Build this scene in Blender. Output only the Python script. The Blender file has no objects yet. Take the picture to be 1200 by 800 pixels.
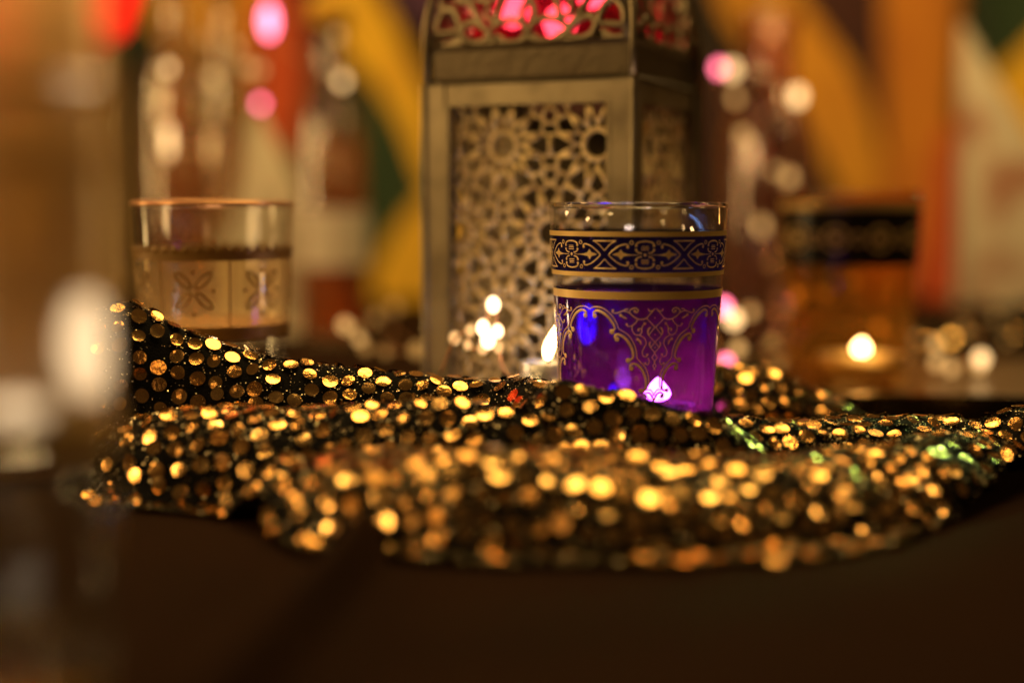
import bpy, bmesh, math, random
import numpy as np
from mathutils import Vector, Matrix

random.seed(7)
rng = np.random.default_rng(7)
R = math.radians
scene = bpy.context.scene
COL = scene.collection

# ------------------------------------------------------------------ camera
EYE = 0.083            # lens height above the table, m
PITCH = R(5.48)        # looking slightly down
FPX = 1667.0           # 50 mm lens on 36 mm sensor, for a 1200 px wide picture
cd = bpy.data.cameras.new("camera")
cam = bpy.data.objects.new("camera", cd)
COL.objects.link(cam)
cam.location = (0, 0, EYE)
cam.rotation_euler = (math.pi / 2 - PITCH, 0, 0)
cd.lens = 50
cd.sensor_width = 36
cd.clip_start = 0.01
cd.clip_end = 50
cd.dof.use_dof = True
cd.dof.focus_distance = 0.428
cd.dof.aperture_fstop = 2.5
scene.camera = cam

# ------------------------------------------------------------------ world, exposure
w = bpy.data.worlds.new("World")
scene.world = w
w.use_nodes = True
w.node_tree.nodes["Background"].inputs[0].default_value = (1.0, 0.55, 0.2, 1)
w.node_tree.nodes["Background"].inputs[1].default_value = 0.035
scene.view_settings.view_transform = 'Standard'
scene.view_settings.look = 'None'
scene.view_settings.exposure = 0
scene.view_settings.gamma = 1
scene.view_settings.use_curve_mapping = False
scene.render.engine = 'CYCLES'
scene.cycles.use_denoising = True
scene.cycles.max_bounces = 14
scene.cycles.transparent_max_bounces = 40
scene.cycles.caustics_reflective = False
scene.cycles.caustics_refractive = False
scene.cycles.sample_clamp_indirect = 4.0
scene.cycles.sample_clamp_direct = 40.0


def area_lamp(name, loc, target, size, power, color, size_y=None):
    l = bpy.data.lights.new(name, 'AREA')
    l.energy = power
    l.color = color
    l.size = size
    if size_y:
        l.shape = 'RECTANGLE'
        l.size_y = size_y
    o = bpy.data.objects.new(name, l)
    COL.objects.link(o)
    o.location = loc
    o.rotation_euler = (Vector(target) - Vector(loc)).to_track_quat('-Z', 'Y').to_euler()
    return o


# lights added outside the picture for fill and highlights
for lx, ly, lz, lp in ((0.02, 0.80, 0.95, 0.50), (-0.30, 0.75, 0.80, 0.30), (0.30, 0.72, 0.85, 0.26), (-0.50, 0.52, 0.72, 0.36), (0.60, 0.36, 0.55, 0.55),
                       (-0.14, 0.58, 0.90, 0.26), (0.16, 0.52, 0.95, 0.26), (-0.06, 1.02, 0.70, 0.30), (0.42, 0.98, 0.62, 0.22), (-0.48, 0.95, 0.60, 0.26), (-0.28, 0.34, 0.85, 0.20)):
    area_lamp("ceiling_lamp", (lx, ly, lz), (0.02, 0.40, 0.02), 0.06, lp, (1, 0.62, 0.23))  # small lights added overhead so that many sequins sparkle
area_lamp("room_lamp", (-0.85, 0.0, 0.42), (0, 0.5, 0.08), 0.30, 4.0, (1, 0.63, 0.25))  # soft fill added for the gold ornament and lantern front
area_lamp("wall_lamp", (0.1, 0.75, 0.95), (0.1, 1.4, 0.10), 0.6, 8.6, (1, 0.67, 0.24))  # light added above to brighten the hanging fabric
area_lamp("shelf_lamp", (-0.75, 0.62, 0.22), (-0.18, 0.86, 0.12), 0.05, 1.6, (1, 0.64, 0.24), 0.40)  # unseen strip light added for upright highlights on the bottles
gl_ = area_lamp("green_lamp", (0.46, 0.95, 0.24), (0.118, 0.435, 0.02), 0.05, 0.004, (0.50, 1.0, 0.30))  # unseen light added for a green gleam on the right sequins
gl_.data.spread = R(7)


# ------------------------------------------------------------------ helpers: picture point -> place
def ray(px, py):
    x = (px - 600) / FPX
    y = -(py - 400) / FPX
    f = Vector((0, math.cos(PITCH), -math.sin(PITCH)))
    u = Vector((0, math.sin(PITCH), math.cos(PITCH)))
    return f + Vector((x, 0, 0)) + u * y


def at(px, py, dist):
    d = ray(px, py)
    return Vector((0, 0, EYE)) + d * (dist / d.y)


# ------------------------------------------------------------------ helpers: meshes
class MB:
    def __init__(self):
        self.v = []
        self.f = []

    def add(self, verts, faces):
        b = len(self.v)
        self.v.extend([tuple(p) for p in verts])
        self.f.extend([tuple(b + i for i in f) for f in faces])

    def box(self, c, s, rz=0):
        cx, cy, cz = c
        hx, hy, hz = s[0] / 2, s[1] / 2, s[2] / 2
        cs, sn = math.cos(rz), math.sin(rz)
        vs = []
        for dz in (-hz, hz):
            for dx, dy in ((-hx, -hy), (hx, -hy), (hx, hy), (-hx, hy)):
                vs.append((cx + dx * cs - dy * sn, cy + dx * sn + dy * cs, cz + dz))
        self.add(vs, [(3, 2, 1, 0), (4, 5, 6, 7), (0, 1, 5, 4), (1, 2, 6, 5), (2, 3, 7, 6), (3, 0, 4, 7)])

    def lathe(self, prof, n=48, closed=False):
        """prof: (r, z) list, turned about z; r == 0 ends make caps"""
        rows = []
        vs = []
        for r, z in prof:
            if r <= 1e-9:
                rows.append([len(vs)])
                vs.append((0, 0, z))
            else:
                rows.append(list(range(len(vs), len(vs) + n)))
                for i in range(n):
                    a = 2 * math.pi * i / n
                    vs.append((r * math.cos(a), r * math.sin(a), z))
        fs = []
        pairs = list(zip(rows[:-1], rows[1:]))
        if closed:
            pairs.append((rows[-1], rows[0]))
        for a, b in pairs:
            for i in range(n):
                j = (i + 1) % n
                if len(a) == 1 and len(b) == 1:
                    continue
                if len(a) == 1:
                    fs.append((a[0], b[j], b[i]))
                elif len(b) == 1:
                    fs.append((a[i], a[j], b[0]))
                else:
                    fs.append((a[i], a[j], b[j], b[i]))
        self.add(vs, fs)

    def tube(self, pts, rad, n=8, flat=None, cap=True):
        """tube along pts; flat = (normal, factor) squashes the section along that normal"""
        pts = [Vector(p) for p in pts]
        m = len(pts)
        vs = []
        nrm = Vector(flat[0]).normalized() if flat else None
        for i, p in enumerate(pts):
            t = (pts[min(i + 1, m - 1)] - pts[max(i - 1, 0)])
            if t.length < 1e-12:
                t = Vector((0, 0, 1))
            t.normalize()
            if nrm is None:
                a = t.orthogonal().normalized()
                if i and (a.dot(prev) < 0):
                    a = -a
                if i:
                    a = (prev - t * prev.dot(t)).normalized()
            else:
                a = (nrm - t * nrm.dot(t)).normalized()
            prev = a
            b = t.cross(a).normalized()
            r = rad[i] if hasattr(rad, '__len__') else rad
            for k in range(n):
                an = 2 * math.pi * k / n
                fa = flat[1] if flat else 1.0
                vs.append(p + a * (math.cos(an) * r * fa) + b * (math.sin(an) * r))
        fs = []
        for i in range(m - 1):
            for k in range(n):
                l = (k + 1) % n
                fs.append((i * n + k, i * n + l, (i + 1) * n + l, (i + 1) * n + k))
        if cap:
            fs.append(tuple(range(n - 1, -1, -1)))
            fs.append(tuple((m - 1) * n + k for k in range(n)))
        self.add(vs, fs)

    def mesh(self, name, mat=None, smooth=False):
        me = bpy.data.meshes.new(name)
        me.from_pydata(self.v, [], self.f)
        me.validate()
        me.update()
        if mat:
            me.materials.append(mat)
        if smooth:
            me.polygons.foreach_set('use_smooth', [True] * len(me.polygons))
        return me

    def build(self, name, mat, parent=None, smooth=False, loc=None):
        o = bpy.data.objects.new(name, self.mesh(name, mat, smooth))
        COL.objects.link(o)
        if parent:
            o.parent = parent
        if loc is not None:
            o.location = loc
        return o


def tag(o, label=None, cat=None, group=None, kind=None):
    if label:
        o['label'] = label
    if cat:
        o['category'] = cat
    if group:
        o['group'] = group
    if kind:
        o['kind'] = kind
    return o


def thing(name, loc, label, cat, group=None, rz=0):
    o = bpy.data.objects.new(name, None)
    COL.objects.link(o)
    o.location = loc
    o.rotation_euler = (0, 0, rz)
    o.empty_display_size = 0.01
    return tag(o, label, cat, group)


def catmull(pts, sub=5, closed=False):
    P = [np.array(p, float) for p in pts]
    n = len(P)
    out = []
    rngi = range(n) if closed else range(n - 1)
    for i in rngi:
        if closed:
            p0, p1, p2, p3 = P[(i - 1) % n], P[i], P[(i + 1) % n], P[(i + 2) % n]
        else:
            p1, p2 = P[i], P[i + 1]
            p0 = P[i - 1] if i > 0 else 2 * p1 - p2
            p3 = P[i + 2] if i + 2 < n else 2 * p2 - p1
        for k in range(sub):
            t = k / sub
            out.append(0.5 * ((2 * p1) + (-p0 + p2) * t + (2 * p0 - 5 * p1 + 4 * p2 - p3) * t * t
                              + (-p0 + 3 * p1 - 3 * p2 + p3) * t ** 3))
    if not closed:
        out.append(P[-1])
    return out


# ------------------------------------------------------------------ helpers: materials
def newmat(name):
    m = bpy.data.materials.new(name)
    m.use_nodes = True
    nt = m.node_tree
    for n in list(nt.nodes):
        nt.nodes.remove(n)
    out = nt.nodes.new('ShaderNodeOutputMaterial')
    return m, nt, out


def N(nt, kind, **kw):
    n = nt.nodes.new(kind)
    for k, v in kw.items():
        if k.startswith('i_'):
            n.inputs[k[2:].replace('_', ' ')].default_value = v
        else:
            setattr(n, k, v)
    return n


def principled(name, col, rough=0.5, metal=0.0, noise=None, bump=None, rough_var=None, coat=0, sheen=0, spec=None):
    """noise = (scale, other colour, contrast lo, hi); bump = (scale, strength, distance)"""
    m, nt, out = newmat(name)
    b = N(nt, 'ShaderNodeBsdfPrincipled')
    b.inputs['Base Color'].default_value = (*col, 1)
    b.inputs['Roughness'].default_value = rough
    b.inputs['Metallic'].default_value = metal
    b.inputs['Coat Weight'].default_value = coat
    b.inputs['Sheen Weight'].default_value = sheen
    if spec is not None:
        b.inputs['Specular IOR Level'].default_value = spec
    tc = N(nt, 'ShaderNodeTexCoord')
    if noise:
        t = N(nt, 'ShaderNodeTexNoise')
        t.inputs['Scale'].default_value = noise[0]
        t.inputs['Detail'].default_value = 5
        nt.links.new(tc.outputs['Object'], t.inputs['Vector'])
        r = N(nt, 'ShaderNodeValToRGB')
        r.color_ramp.elements[0].position = noise[2]
        r.color_ramp.elements[1].position = noise[3]
        r.color_ramp.elements[0].color = (*col, 1)
        r.color_ramp.elements[1].color = (*noise[1], 1)
        nt.links.new(t.outputs['Fac'], r.inputs['Fac'])
        nt.links.new(r.outputs['Color'], b.inputs['Base Color'])
    if rough_var:
        t = N(nt, 'ShaderNodeTexNoise')
        t.inputs['Scale'].default_value = rough_var[0]
        t.inputs['Detail'].default_value = 4
        nt.links.new(tc.outputs['Object'], t.inputs['Vector'])
        mr = N(nt, 'ShaderNodeMapRange')
        mr.inputs['To Min'].default_value = rough_var[1]
        mr.inputs['To Max'].default_value = rough_var[2]
        nt.links.new(t.outputs['Fac'], mr.inputs['Value'])
        nt.links.new(mr.outputs['Result'], b.inputs['Roughness'])
    if bump:
        t = N(nt, 'ShaderNodeTexNoise')
        t.inputs['Scale'].default_value = bump[0]
        t.inputs['Detail'].default_value = 3
        nt.links.new(tc.outputs['Object'], t.inputs['Vector'])
        bp = N(nt, 'ShaderNodeBump')
        bp.inputs['Strength'].default_value = bump[1]
        bp.inputs['Distance'].default_value = bump[2]
        nt.links.new(t.outputs['Fac'], bp.inputs['Height'])
        nt.links.new(bp.outputs['Normal'], b.inputs['Normal'])
    nt.links.new(b.outputs['BSDF'], out.inputs['Surface'])
    return m


def emission(name, col, strength):
    m, nt, out = newmat(name)
    e = N(nt, 'ShaderNodeEmission')
    e.inputs['Color'].default_value = (*col, 1)
    e.inputs['Strength'].default_value = strength
    nt.links.new(e.outputs[0], out.inputs['Surface'])
    return m


def thin_glass(name, tint=(0.97, 0.97, 0.96), lo=0.04, hi=0.75, rough=0.03, cloud=0.0, cloud_col=(0.8, 0.7, 0.5), streak=True,
               translucent=0.0):
    """thin-walled glass: clear (or stained) pass-through with a reflecting skin; cloud = share of a dull film on it"""
    m, nt, out = newmat(name)
    tr = N(nt, 'ShaderNodeBsdfTransparent')
    tr.inputs['Color'].default_value = (*tint, 1)
    gl = N(nt, 'ShaderNodeBsdfGlossy')
    gl.inputs['Roughness'].default_value = rough
    lw = N(nt, 'ShaderNodeLayerWeight')
    lw.inputs['Blend'].default_value = 0.5
    pw = N(nt, 'ShaderNodeMath', operation='POWER')
    pw.inputs[1].default_value = 4
    nt.links.new(lw.outputs['Facing'], pw.inputs[0])
    mr = N(nt, 'ShaderNodeMapRange')
    mr.inputs['To Min'].default_value = lo
    mr.inputs['To Max'].default_value = hi
    nt.links.new(pw.outputs[0], mr.inputs['Value'])
    last = tr
    if cloud > 0:
        df = N(nt, 'ShaderNodeBsdfDiffuse')
        df.inputs['Color'].default_value = (*cloud_col, 1)
        tl = N(nt, 'ShaderNodeBsdfTranslucent')
        tl.inputs['Color'].default_value = (*cloud_col, 1)
        mm = N(nt, 'ShaderNodeMixShader')
        mm.inputs[0].default_value = translucent
        nt.links.new(df.outputs[0], mm.inputs[1])
        nt.links.new(tl.outputs[0], mm.inputs[2])
        mx = N(nt, 'ShaderNodeMixShader')
        mx.inputs[0].default_value = cloud
        nt.links.new(tr.outputs[0], mx.inputs[1])
        nt.links.new(mm.outputs[0], mx.inputs[2])
        last = mx
    if streak:
        tc = N(nt, 'ShaderNodeTexCoord')
        mp = N(nt, 'ShaderNodeMapping')
        mp.inputs['Scale'].default_value = (220, 220, 14)
        nt.links.new(tc.outputs['Object'], mp.inputs['Vector'])
        t = N(nt, 'ShaderNodeTexNoise')
        t.inputs['Scale'].default_value = 1.0
        nt.links.new(mp.outputs[0], t.inputs['Vector'])
        bp = N(nt, 'ShaderNodeBump')
        bp.inputs['Strength'].default_value = 0.5
        bp.inputs['Distance'].default_value = 0.0006
        nt.links.new(t.outputs['Fac'], bp.inputs['Height'])
        nt.links.new(bp.outputs['Normal'], gl.inputs['Normal'])
    fin = N(nt, 'ShaderNodeMixShader')
    nt.links.new(mr.outputs['Result'], fin.inputs[0])
    nt.links.new(last.outputs[0], fin.inputs[1])
    nt.links.new(gl.outputs[0], fin.inputs[2])
    nt.links.new(fin.outputs[0], out.inputs['Surface'])
    return m


def solid_glass(name, col=(1, 1, 1), ior=1.45, rough=0.0, bump=True):
    m, nt, out = newmat(name)
    g = N(nt, 'ShaderNodeBsdfGlass')
    g.inputs['Color'].default_value = (*col, 1)
    g.inputs['IOR'].default_value = ior
    g.inputs['Roughness'].default_value = rough
    if bump:
        tc = N(nt, 'ShaderNodeTexCoord')
        mp = N(nt, 'ShaderNodeMapping')
        mp.inputs['Scale'].default_value = (160, 160, 30)
        nt.links.new(tc.outputs['Object'], mp.inputs['Vector'])
        t = N(nt, 'ShaderNodeTexNoise')
        t.inputs['Scale'].default_value = 1.0
        nt.links.new(mp.outputs[0], t.inputs['Vector'])
        bp = N(nt, 'ShaderNodeBump')
        bp.inputs['Strength'].default_value = 0.35
        bp.inputs['Distance'].default_value = 0.0006
        nt.links.new(t.outputs['Fac'], bp.inputs['Height'])
        nt.links.new(bp.outputs['Normal'], g.inputs['Normal'])
    nt.links.new(g.outputs[0], out.inputs['Surface'])
    return m


M = {}
M['tablecloth'] = principled('brown_tablecloth', (0.020, 0.0068, 0.0011), 0.85, noise=(9, (0.013, 0.0045, 0.0008), 0.35, 0.7),
                             bump=(1400, 0.6, 0.0006), spec=0.06)
M['clear'] = thin_glass('clear_glass')
M['rim'] = solid_glass('rim_glass', (1, 0.98, 0.95), bump=False)
M['pressed'] = solid_glass('pressed_glass', (1, 0.97, 0.93))
M['gold'] = principled('gold_enamel', (0.98, 0.70, 0.28), 0.40, 0.2, noise=(500, (0.78, 0.50, 0.17), 0.4, 0.7))
M['gold_bright'] = principled('gold_line', (0.90, 0.60, 0.20), 0.42, 0.3)
M['brass'] = principled('aged_brass', (0.29, 0.23, 0.13), 0.40, 0.75, noise=(60, (0.14, 0.105, 0.055), 0.45, 0.75),
                        bump=(300, 0.12, 0.0004), rough_var=(90, 0.30, 0.5))
M['brass_dark'] = principled('dark_brass', (0.09, 0.065, 0.032), 0.42, 0.7, noise=(120, (0.08, 0.055, 0.027), 0.4, 0.7),
                             bump=(300, 0.35, 0.0006))
M['brass_bright'] = principled('rubbed_brass', (0.84, 0.64, 0.31), 0.42, 0.5, noise=(200, (0.52, 0.36, 0.15), 0.42, 0.72), bump=(420, 0.3, 0.0005))  # lighter brass tone for the lattice bars
M['wax'] = principled('white_wax', (0.85, 0.78, 0.66), 0.5)
M['tin'] = principled('tealight_tin', (0.75, 0.73, 0.70), 0.3, 0.9)
M['wick'] = principled('burnt_wick', (0.02, 0.016, 0.012), 0.9)
M['flame'] = emission('candle_flame', (1.0, 0.62, 0.24), 26)
M['wire'] = principled('copper_wire', (0.55, 0.27, 0.12), 0.35, 0.9)


# =================================================================== SETTING
# tablecloth: one sheet with a soft ironing crease in the foreground
def table_height(x, y):
    # crease running away from the camera, from (300,790) to (420,640)
    cx = -0.0445 + (y - 0.245) * 0.10
    d = x - cx
    h = 0.0110 * math.exp(-(d / 0.0050) ** 2) - 0.0015 * math.exp(-((d + 0.016) / 0.010) ** 2)
    h *= max(0.0, min(1.0, (0.40 - y) / 0.07))
    h += 0.0006 * math.sin(x * 31 + y * 17) * math.sin(y * 23 - x * 11) * max(0, min(1, (0.36 - y) / 0.05))
    return h


mb = MB()
xs = sorted(set([round(-1.2 + 0.1 * i, 4) for i in range(25)] + [round(-0.16 + 0.002 * i, 4) for i in range(140)]))
ys = sorted(set([round(-0.3 + 0.05 * i, 4) for i in range(32)] + [round(0.2 + 0.006 * i, 4) for i in range(40)]))
vs = [(x, y, table_height(x, y)) for y in ys for x in xs]
nx = len(xs)
fs = [(j * nx + i, j * nx + i + 1, (j + 1) * nx + i + 1, (j + 1) * nx + i) for j in range(len(ys) - 1) for i in range(nx - 1)]
mb.add(vs, fs)
# cloth hanging down at the far edge
mb.add([(-1.2, 1.251, -0.0005), (1.2, 1.251, -0.0005), (1.2, 1.26, -0.5), (-1.2, 1.26, -0.5)], [(0, 1, 2, 3)])
tag(mb.build('tablecloth', M['tablecloth'], smooth=True), 'dark brown tablecloth with a soft crease in the foreground', kind='structure')

# =================================================================== TAPESTRY behind
TD = 1.42


def cloth_col(name, c, c2):
    return principled(name, c, 0.85, noise=(30, c2, 0.35, 0.75), bump=(500, 0.3, 0.001), sheen=0.2)


tap = thing('tapestry', (0, TD, 0), 'large colourful fabric hanging with yellow, orange, red and green petal shapes', 'wall hanging')
mb = MB()
nx_, nz_ = 260, 30


def tap_fold(x, z):
    return 0.016 * math.sin(x * 27 + 0.8 * math.sin(z * 6)) + 0.006 * math.sin(x * 63 + 2 + z * 3)


vs, fs = [], []
for j in range(nz_ + 1):
    for i in range(nx_ + 1):
        x = -1.1 + 2.2 * i / nx_
        z = -0.55 + 1.4 * j / nz_
        vs.append((x, 0.006 + tap_fold(x, z), z))
for j in range(nz_):
    for i in range(nx_):
        a = j * (nx_ + 1) + i
        fs.append((a, a + 1, a + nx_ + 2, a + nx_ + 1))
mb.add(vs, fs)
mb.build('ground_fabric', cloth_col('brown_fabric', (0.014, 0.006, 0.0025), (0.024, 0.010, 0.0035)), tap, smooth=True)
TC = dict(mustard=cloth_col('mustard_fabric', (0.66, 0.30, 0.018), (0.55, 0.22, 0.012)),
          yellow=cloth_col('yellow_fabric', (0.88, 0.52, 0.02), (0.66, 0.34, 0.015)),
          orange=cloth_col('orange_fabric', (0.62, 0.22, 0.012), (0.52, 0.16, 0.010)),
          green=cloth_col('green_fabric', (0.013, 0.036, 0.010), (0.020, 0.045, 0.009)),
          red=cloth_col('dark_red_fabric', (0.050, 0.007, 0.003), (0.036, 0.005, 0.0025)),
          rust=cloth_col('rust_red_fabric', (0.60, 0.085, 0.014), (0.50, 0.060, 0.010)),
          purple=cloth_col('purple_fabric', (0.07, 0.018, 0.06), (0.05, 0.014, 0.05)),
          olive=cloth_col('olive_fabric', (0.26, 0.15, 0.035), (0.20, 0.11, 0.025)))
patches = [
    ('green', [(428, 90), (462, 60), (498, 110), (515, 200), (478, 250), (452, 300), (424, 280), (415, 180)], 0),
    ('yellow', [(395, -60), (440, -10), (478, 60), (505, 130), (520, 230), (497, 215), (470, 150), (440, 100), (405, 60), (380, 0)], 1),
    ('yellow', [(436, 345), (452, 290), (482, 245), (530, 215), (540, 345), (490, 360)], 1),
    ('purple', [(450, -50), (540, -50), (530, 20), (492, 34), (468, 14)], 2),
    ('mustard', [(170, -40), (300, -50), (330, 30), (260, 62), (190, 45)], 0),
    ('green', [(140, -40), (172, -40), (176, 40), (160, 70), (140, 50)], 1),
    ('orange', [(195, 70), (230, 80), (232, 260), (210, 340), (185, 250)], 0),
    ('rust', [(300, 0), (345, -10), (352, 120), (330, 180), (300, 130)], 2),
    ('olive', [(226, 60), (330, 110), (345, 250), (330, 380), (240, 370)], 1),
    ('mustard', [(834, -50), (905, -50), (962, 30), (1005, 110), (1030, 215), (995, 245), (955, 165), (900, 85), (850, 25)], 1),
    ('red', [(925, -50), (1045, -50), (1048, 100), (1020, 165), (985, 60)], 0),
    ('orange', [(1034, -50), (1116, -50), (1110, 120), (1092, 270), (1068, 300), (1040, 250), (1030, 120)], 2),
    ('orange', [(985, 200), (1040, 190), (1075, 290), (1040, 350), (1000, 330)], 0),
    ('green', [(1112, -50), (1260, -50), (1240, 30), (1180, 90), (1150, 130), (1108, 110)], 0),
    ('yellow', [(1150, 110), (1200, 60), (1260, 0), (1280, 110), (1235, 190), (1180, 160)], 1),
    ('rust', [(1096, 160), (1128, 170), (1140, 340), (1120, 385), (1062, 385), (1080, 260)], 3),
    ('red', [(830, 90), (880, 90), (930, 200), (930, 330), (840, 330)], 0),
    ('mustard', [(10, -40), (60, -30), (60, 330), (20, 360), (-40, 200)], 0),
    ('olive', [(70, 60), (140, 70), (150, 330), (80, 350)], 0),
    ('green', [(-120, -40), (-20, -40), (-40, 200), (-120, 240)], 0),
    ('yellow', [(-240, -20), (-140, 0), (-150, 260), (-240, 300)], 0),
    ('orange', [(1290, -40), (1380, -20), (1400, 240), (1320, 330), (1280, 180)], 1),
    ('red', [(560, -30), (640, -60), (700, 60), (680, 260), (590, 280)], 0),
    ('red', [(700, -30), (780, -30), (800, 250), (740, 330), (690, 200)], 1),
]
for cname, pl, lay in patches:
    mb = MB()
    pl = [tuple(at(px, py, TD))[0::2] for px, py in pl]
    ol = catmull(pl, 5, closed=True)
    fr = -0.0035 - 0.0030 * lay
    bm = bmesh.new()
    bm.faces.new([bm.verts.new((p[0], 0, p[1])) for p in ol])
    bmesh.ops.triangulate(bm, faces=bm.faces[:], quad_method='BEAUTY', ngon_method='BEAUTY')
    for _ in range(4):
        long_ = [e for e in bm.edges if e.calc_length() > 0.016]
        if long_:
            bmesh.ops.subdivide_edges(bm, edges=long_, cuts=1)
            bmesh.ops.triangulate(bm, faces=bm.faces[:])
    ex = bmesh.ops.extrude_face_region(bm, geom=bm.faces[:])
    for v in ex['geom']:
        if isinstance(v, bmesh.types.BMVert):
            v.co.y += 0.002
    for v in bm.verts:
        v.co.y += tap_fold(v.co.x, v.co.z) + fr
    bm.verts.index_update()
    mb.add([v.co[:] for v in bm.verts], [tuple(v.index for v in f.verts) for f in bm.faces])
    bm.free()
    o = mb.build('patch', TC[cname], tap)
    tag(o, cname + ' fabric petal patch')

# =================================================================== TEA LIGHTS
def flame_mesh(mb, z0, h, r, lean=0.0):
    prof = [(0.0, 0), (0.45, 0.05), (0.85, 0.18), (1.0, 0.33), (0.86, 0.52), (0.55, 0.74), (0.22, 0.92), (0, 1)]
    b = len(mb.v)
    mb.lathe([(p[0] * r, z0 + p[1] * h) for p in prof], 16)
    for i in range(b, len(mb.v)):
        x, y, z = mb.v[i]
        mb.v[i] = (x + lean * ((z - z0) / h) ** 2, y, z)


def tea_light(loc, label, cup_r=0.0185, cup_h=0.014, flame_h=0.014, flame_r=0.0036, power=0.06, color=(1, 0.58, 0.22), lean=0.0,
              flame_mat=None, group=None):
    t = thing('tea_light', loc, label, 'candle', group)
    mb = MB()
    mb.lathe([(0, 0), (cup_r * 0.97, 0), (cup_r, 0.001), (cup_r, cup_h), (cup_r * 0.96, cup_h), (cup_r * 0.96, 0.0012), (0, 0.0012)], 40)
    mb.build('cup', M['tin'], t, True)
    mb = MB()
    mb.lathe([(0, 0.0014), (cup_r * 0.94, 0.0014), (cup_r * 0.94, cup_h - 0.002), (cup_r * 0.5, cup_h - 0.0026), (0, cup_h - 0.003)], 32)
    mb.build('wax', M['wax'], t, True)
    mb = MB()
    mb.tube([(0, 0, cup_h - 0.0035), (0.0002, 0, cup_h + 0.001), (0.0008, 0, cup_h + 0.003)], 0.0006, 6)
    mb.build('wick', M['wick'], t)
    mb = MB()
    flame_mesh(mb, cup_h + 0.0004, flame_h, flame_r, lean)
    mb.build('flame', flame_mat or M['flame'], t, True)
    l = bpy.data.lights.new('candle_glow', 'POINT')
    l.energy = power
    l.color = color
    l.shadow_soft_size = 0.004
    lo = bpy.data.objects.new('candle_glow', l)
    COL.objects.link(lo)
    lo.parent = t
    lo.location = (lean * 0.3, 0, cup_h + 0.0004 + flame_h * 1.0 + 0.0012)
    return t


# =================================================================== FRONT TEA GLASS
G = Vector((0.0388, 0.440, 0.0022))     # axis foot of the glass in focus
GH, GR0, GR1 = 0.0815, 0.0224, 0.0275   # height, base radius, rim radius


def gr(z):
    return GR0 + (GR1 - GR0) * z / GH


def front_unproject(px, py):
    """picture point -> (angle about the glass axis, height) on the front of the glass wall"""
    d = ray(px, py)
    o = Vector((0, 0, EYE)) - G
    # walk: cone radius changes slowly; a few fixed-point steps
    z = 0.04
    for _ in range(12):
        r = gr(z)
        a = d.x * d.x + d.y * d.y
        b = 2 * (o.x * d.x + o.y * d.y)
        c = o.x * o.x + o.y * o.y - r * r
        disc = b * b - 4 * a * c
        t = (-b - math.sqrt(max(disc, 0))) / (2 * a)
        p = o + d * t
        z = p.z
    return math.atan2(p.x, -p.y), z


def on_glass(phi, z, off, rfun=gr):
    r = rfun(z) + off
    return (r * math.sin(phi), -r * math.cos(phi), z)


def ribbon(mb, pts, width, off, rfun=gr, taper=None):
    """pts: (phi, z) polyline laid on the wall as a thin raised ribbon"""
    n = len(pts)
    rm = rfun(pts[0][1])
    P = [np.array((p[0] * rm, p[1])) for p in pts]
    left, right = [], []
    for i in range(n):
        t = P[min(i + 1, n - 1)] - P[max(i - 1, 0)]
        l = np.linalg.norm(t)
        t = t / l if l > 1e-12 else np.array((1.0, 0))
        nn = np.array((-t[1], t[0]))
        wd = width / 2 * (taper[i] if taper is not None else 1)
        left.append(P[i] + nn * wd)
        right.append(P[i] - nn * wd)
    vs = []
    for q in left:
        vs.append(on_glass(q[0] / rm, q[1], off, rfun))
    for q in right:
        vs.append(on_glass(q[0] / rm, q[1], off, rfun))
    mid = [on_glass(p[0], p[1], off + width * 0.18, rfun) for p in pts]
    vs += mid
    fs = []
    for i in range(n - 1):
        fs.append((i, 2 * n + i, 2 * n + i + 1, i + 1))
        fs.append((2 * n + i, n + i, n + i + 1, 2 * n + i + 1))
    mb.add(vs, fs)


def blob(mb, phi, z, rad, off, rfun=gr, n=12):
    rm = rfun(z)
    vs = [on_glass(phi, z, off + rad * 0.25, rfun)]
    for k in range(n):
        a = 2 * math.pi * k / n
        vs.append(on_glass(phi + rad * math.cos(a) / rm, z + rad * math.sin(a), off, rfun))
    mb.add(vs, [(0, 1 + k, 1 + (k + 1) % n) for k in range(n)])


def ringline(mb, phi, z, rad, width, off, rfun=gr, n=14):
    rm = rfun(z)
    pts = [(phi + rad * math.cos(2 * math.pi * k / n) / rm, z + rad * math.sin(2 * math.pi * k / n)) for k in range(n + 1)]
    ribbon(mb, pts, width, off, rfun)


def fillpoly(mb, pts, off, rfun=gr):
    mb.add([on_glass(p[0], p[1], off, rfun) for p in pts], [tuple(range(len(pts)))])


def band(mb, z0, z1, off, rfun=gr, n=96):
    vs = []
    for z in (z0, z1):
        for k in range(n):
            a = 2 * math.pi * k / n
            vs.append(on_glass(a, z, off, rfun))
    mb.add(vs, [(k, (k + 1) % n, n + (k + 1) % n, n + k) for k in range(n)])


def zy(py):
    return front_unproject(747, py)[1]


fg = thing('tea_glass', G, 'sharp tea glass with purple and navy bands and gold arabesques, in focus', 'glass')
mb = MB()
wt = 0.0013
mb.lathe([(0, 0), (GR0 - 0.001, 0), (GR0, 0.001), (gr(0.03), 0.03), (gr(0.06), 0.06), (GR1 - 0.0001, GH - 0.0012),
          (GR1 - 0.0001 - wt, GH - 0.0012), (gr(0.06) - wt, 0.06), (gr(0.03) - wt, 0.03), (gr(0.007) - wt, 0.007), (0, 0.0062)], 128)
mb.build('body', thin_glass('smooth_clear_glass', streak=False), fg, True)
mb = MB()
mb.lathe([(GR1 - wt / 2 + 0.00085 * math.cos(a), GH - 0.0008 + 0.0008 * math.sin(a)) for a in [2 * math.pi * k / 12 for k in range(12)]],
         128, closed=True)
mb.build('rim', M['rim'], fg, True)

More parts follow.
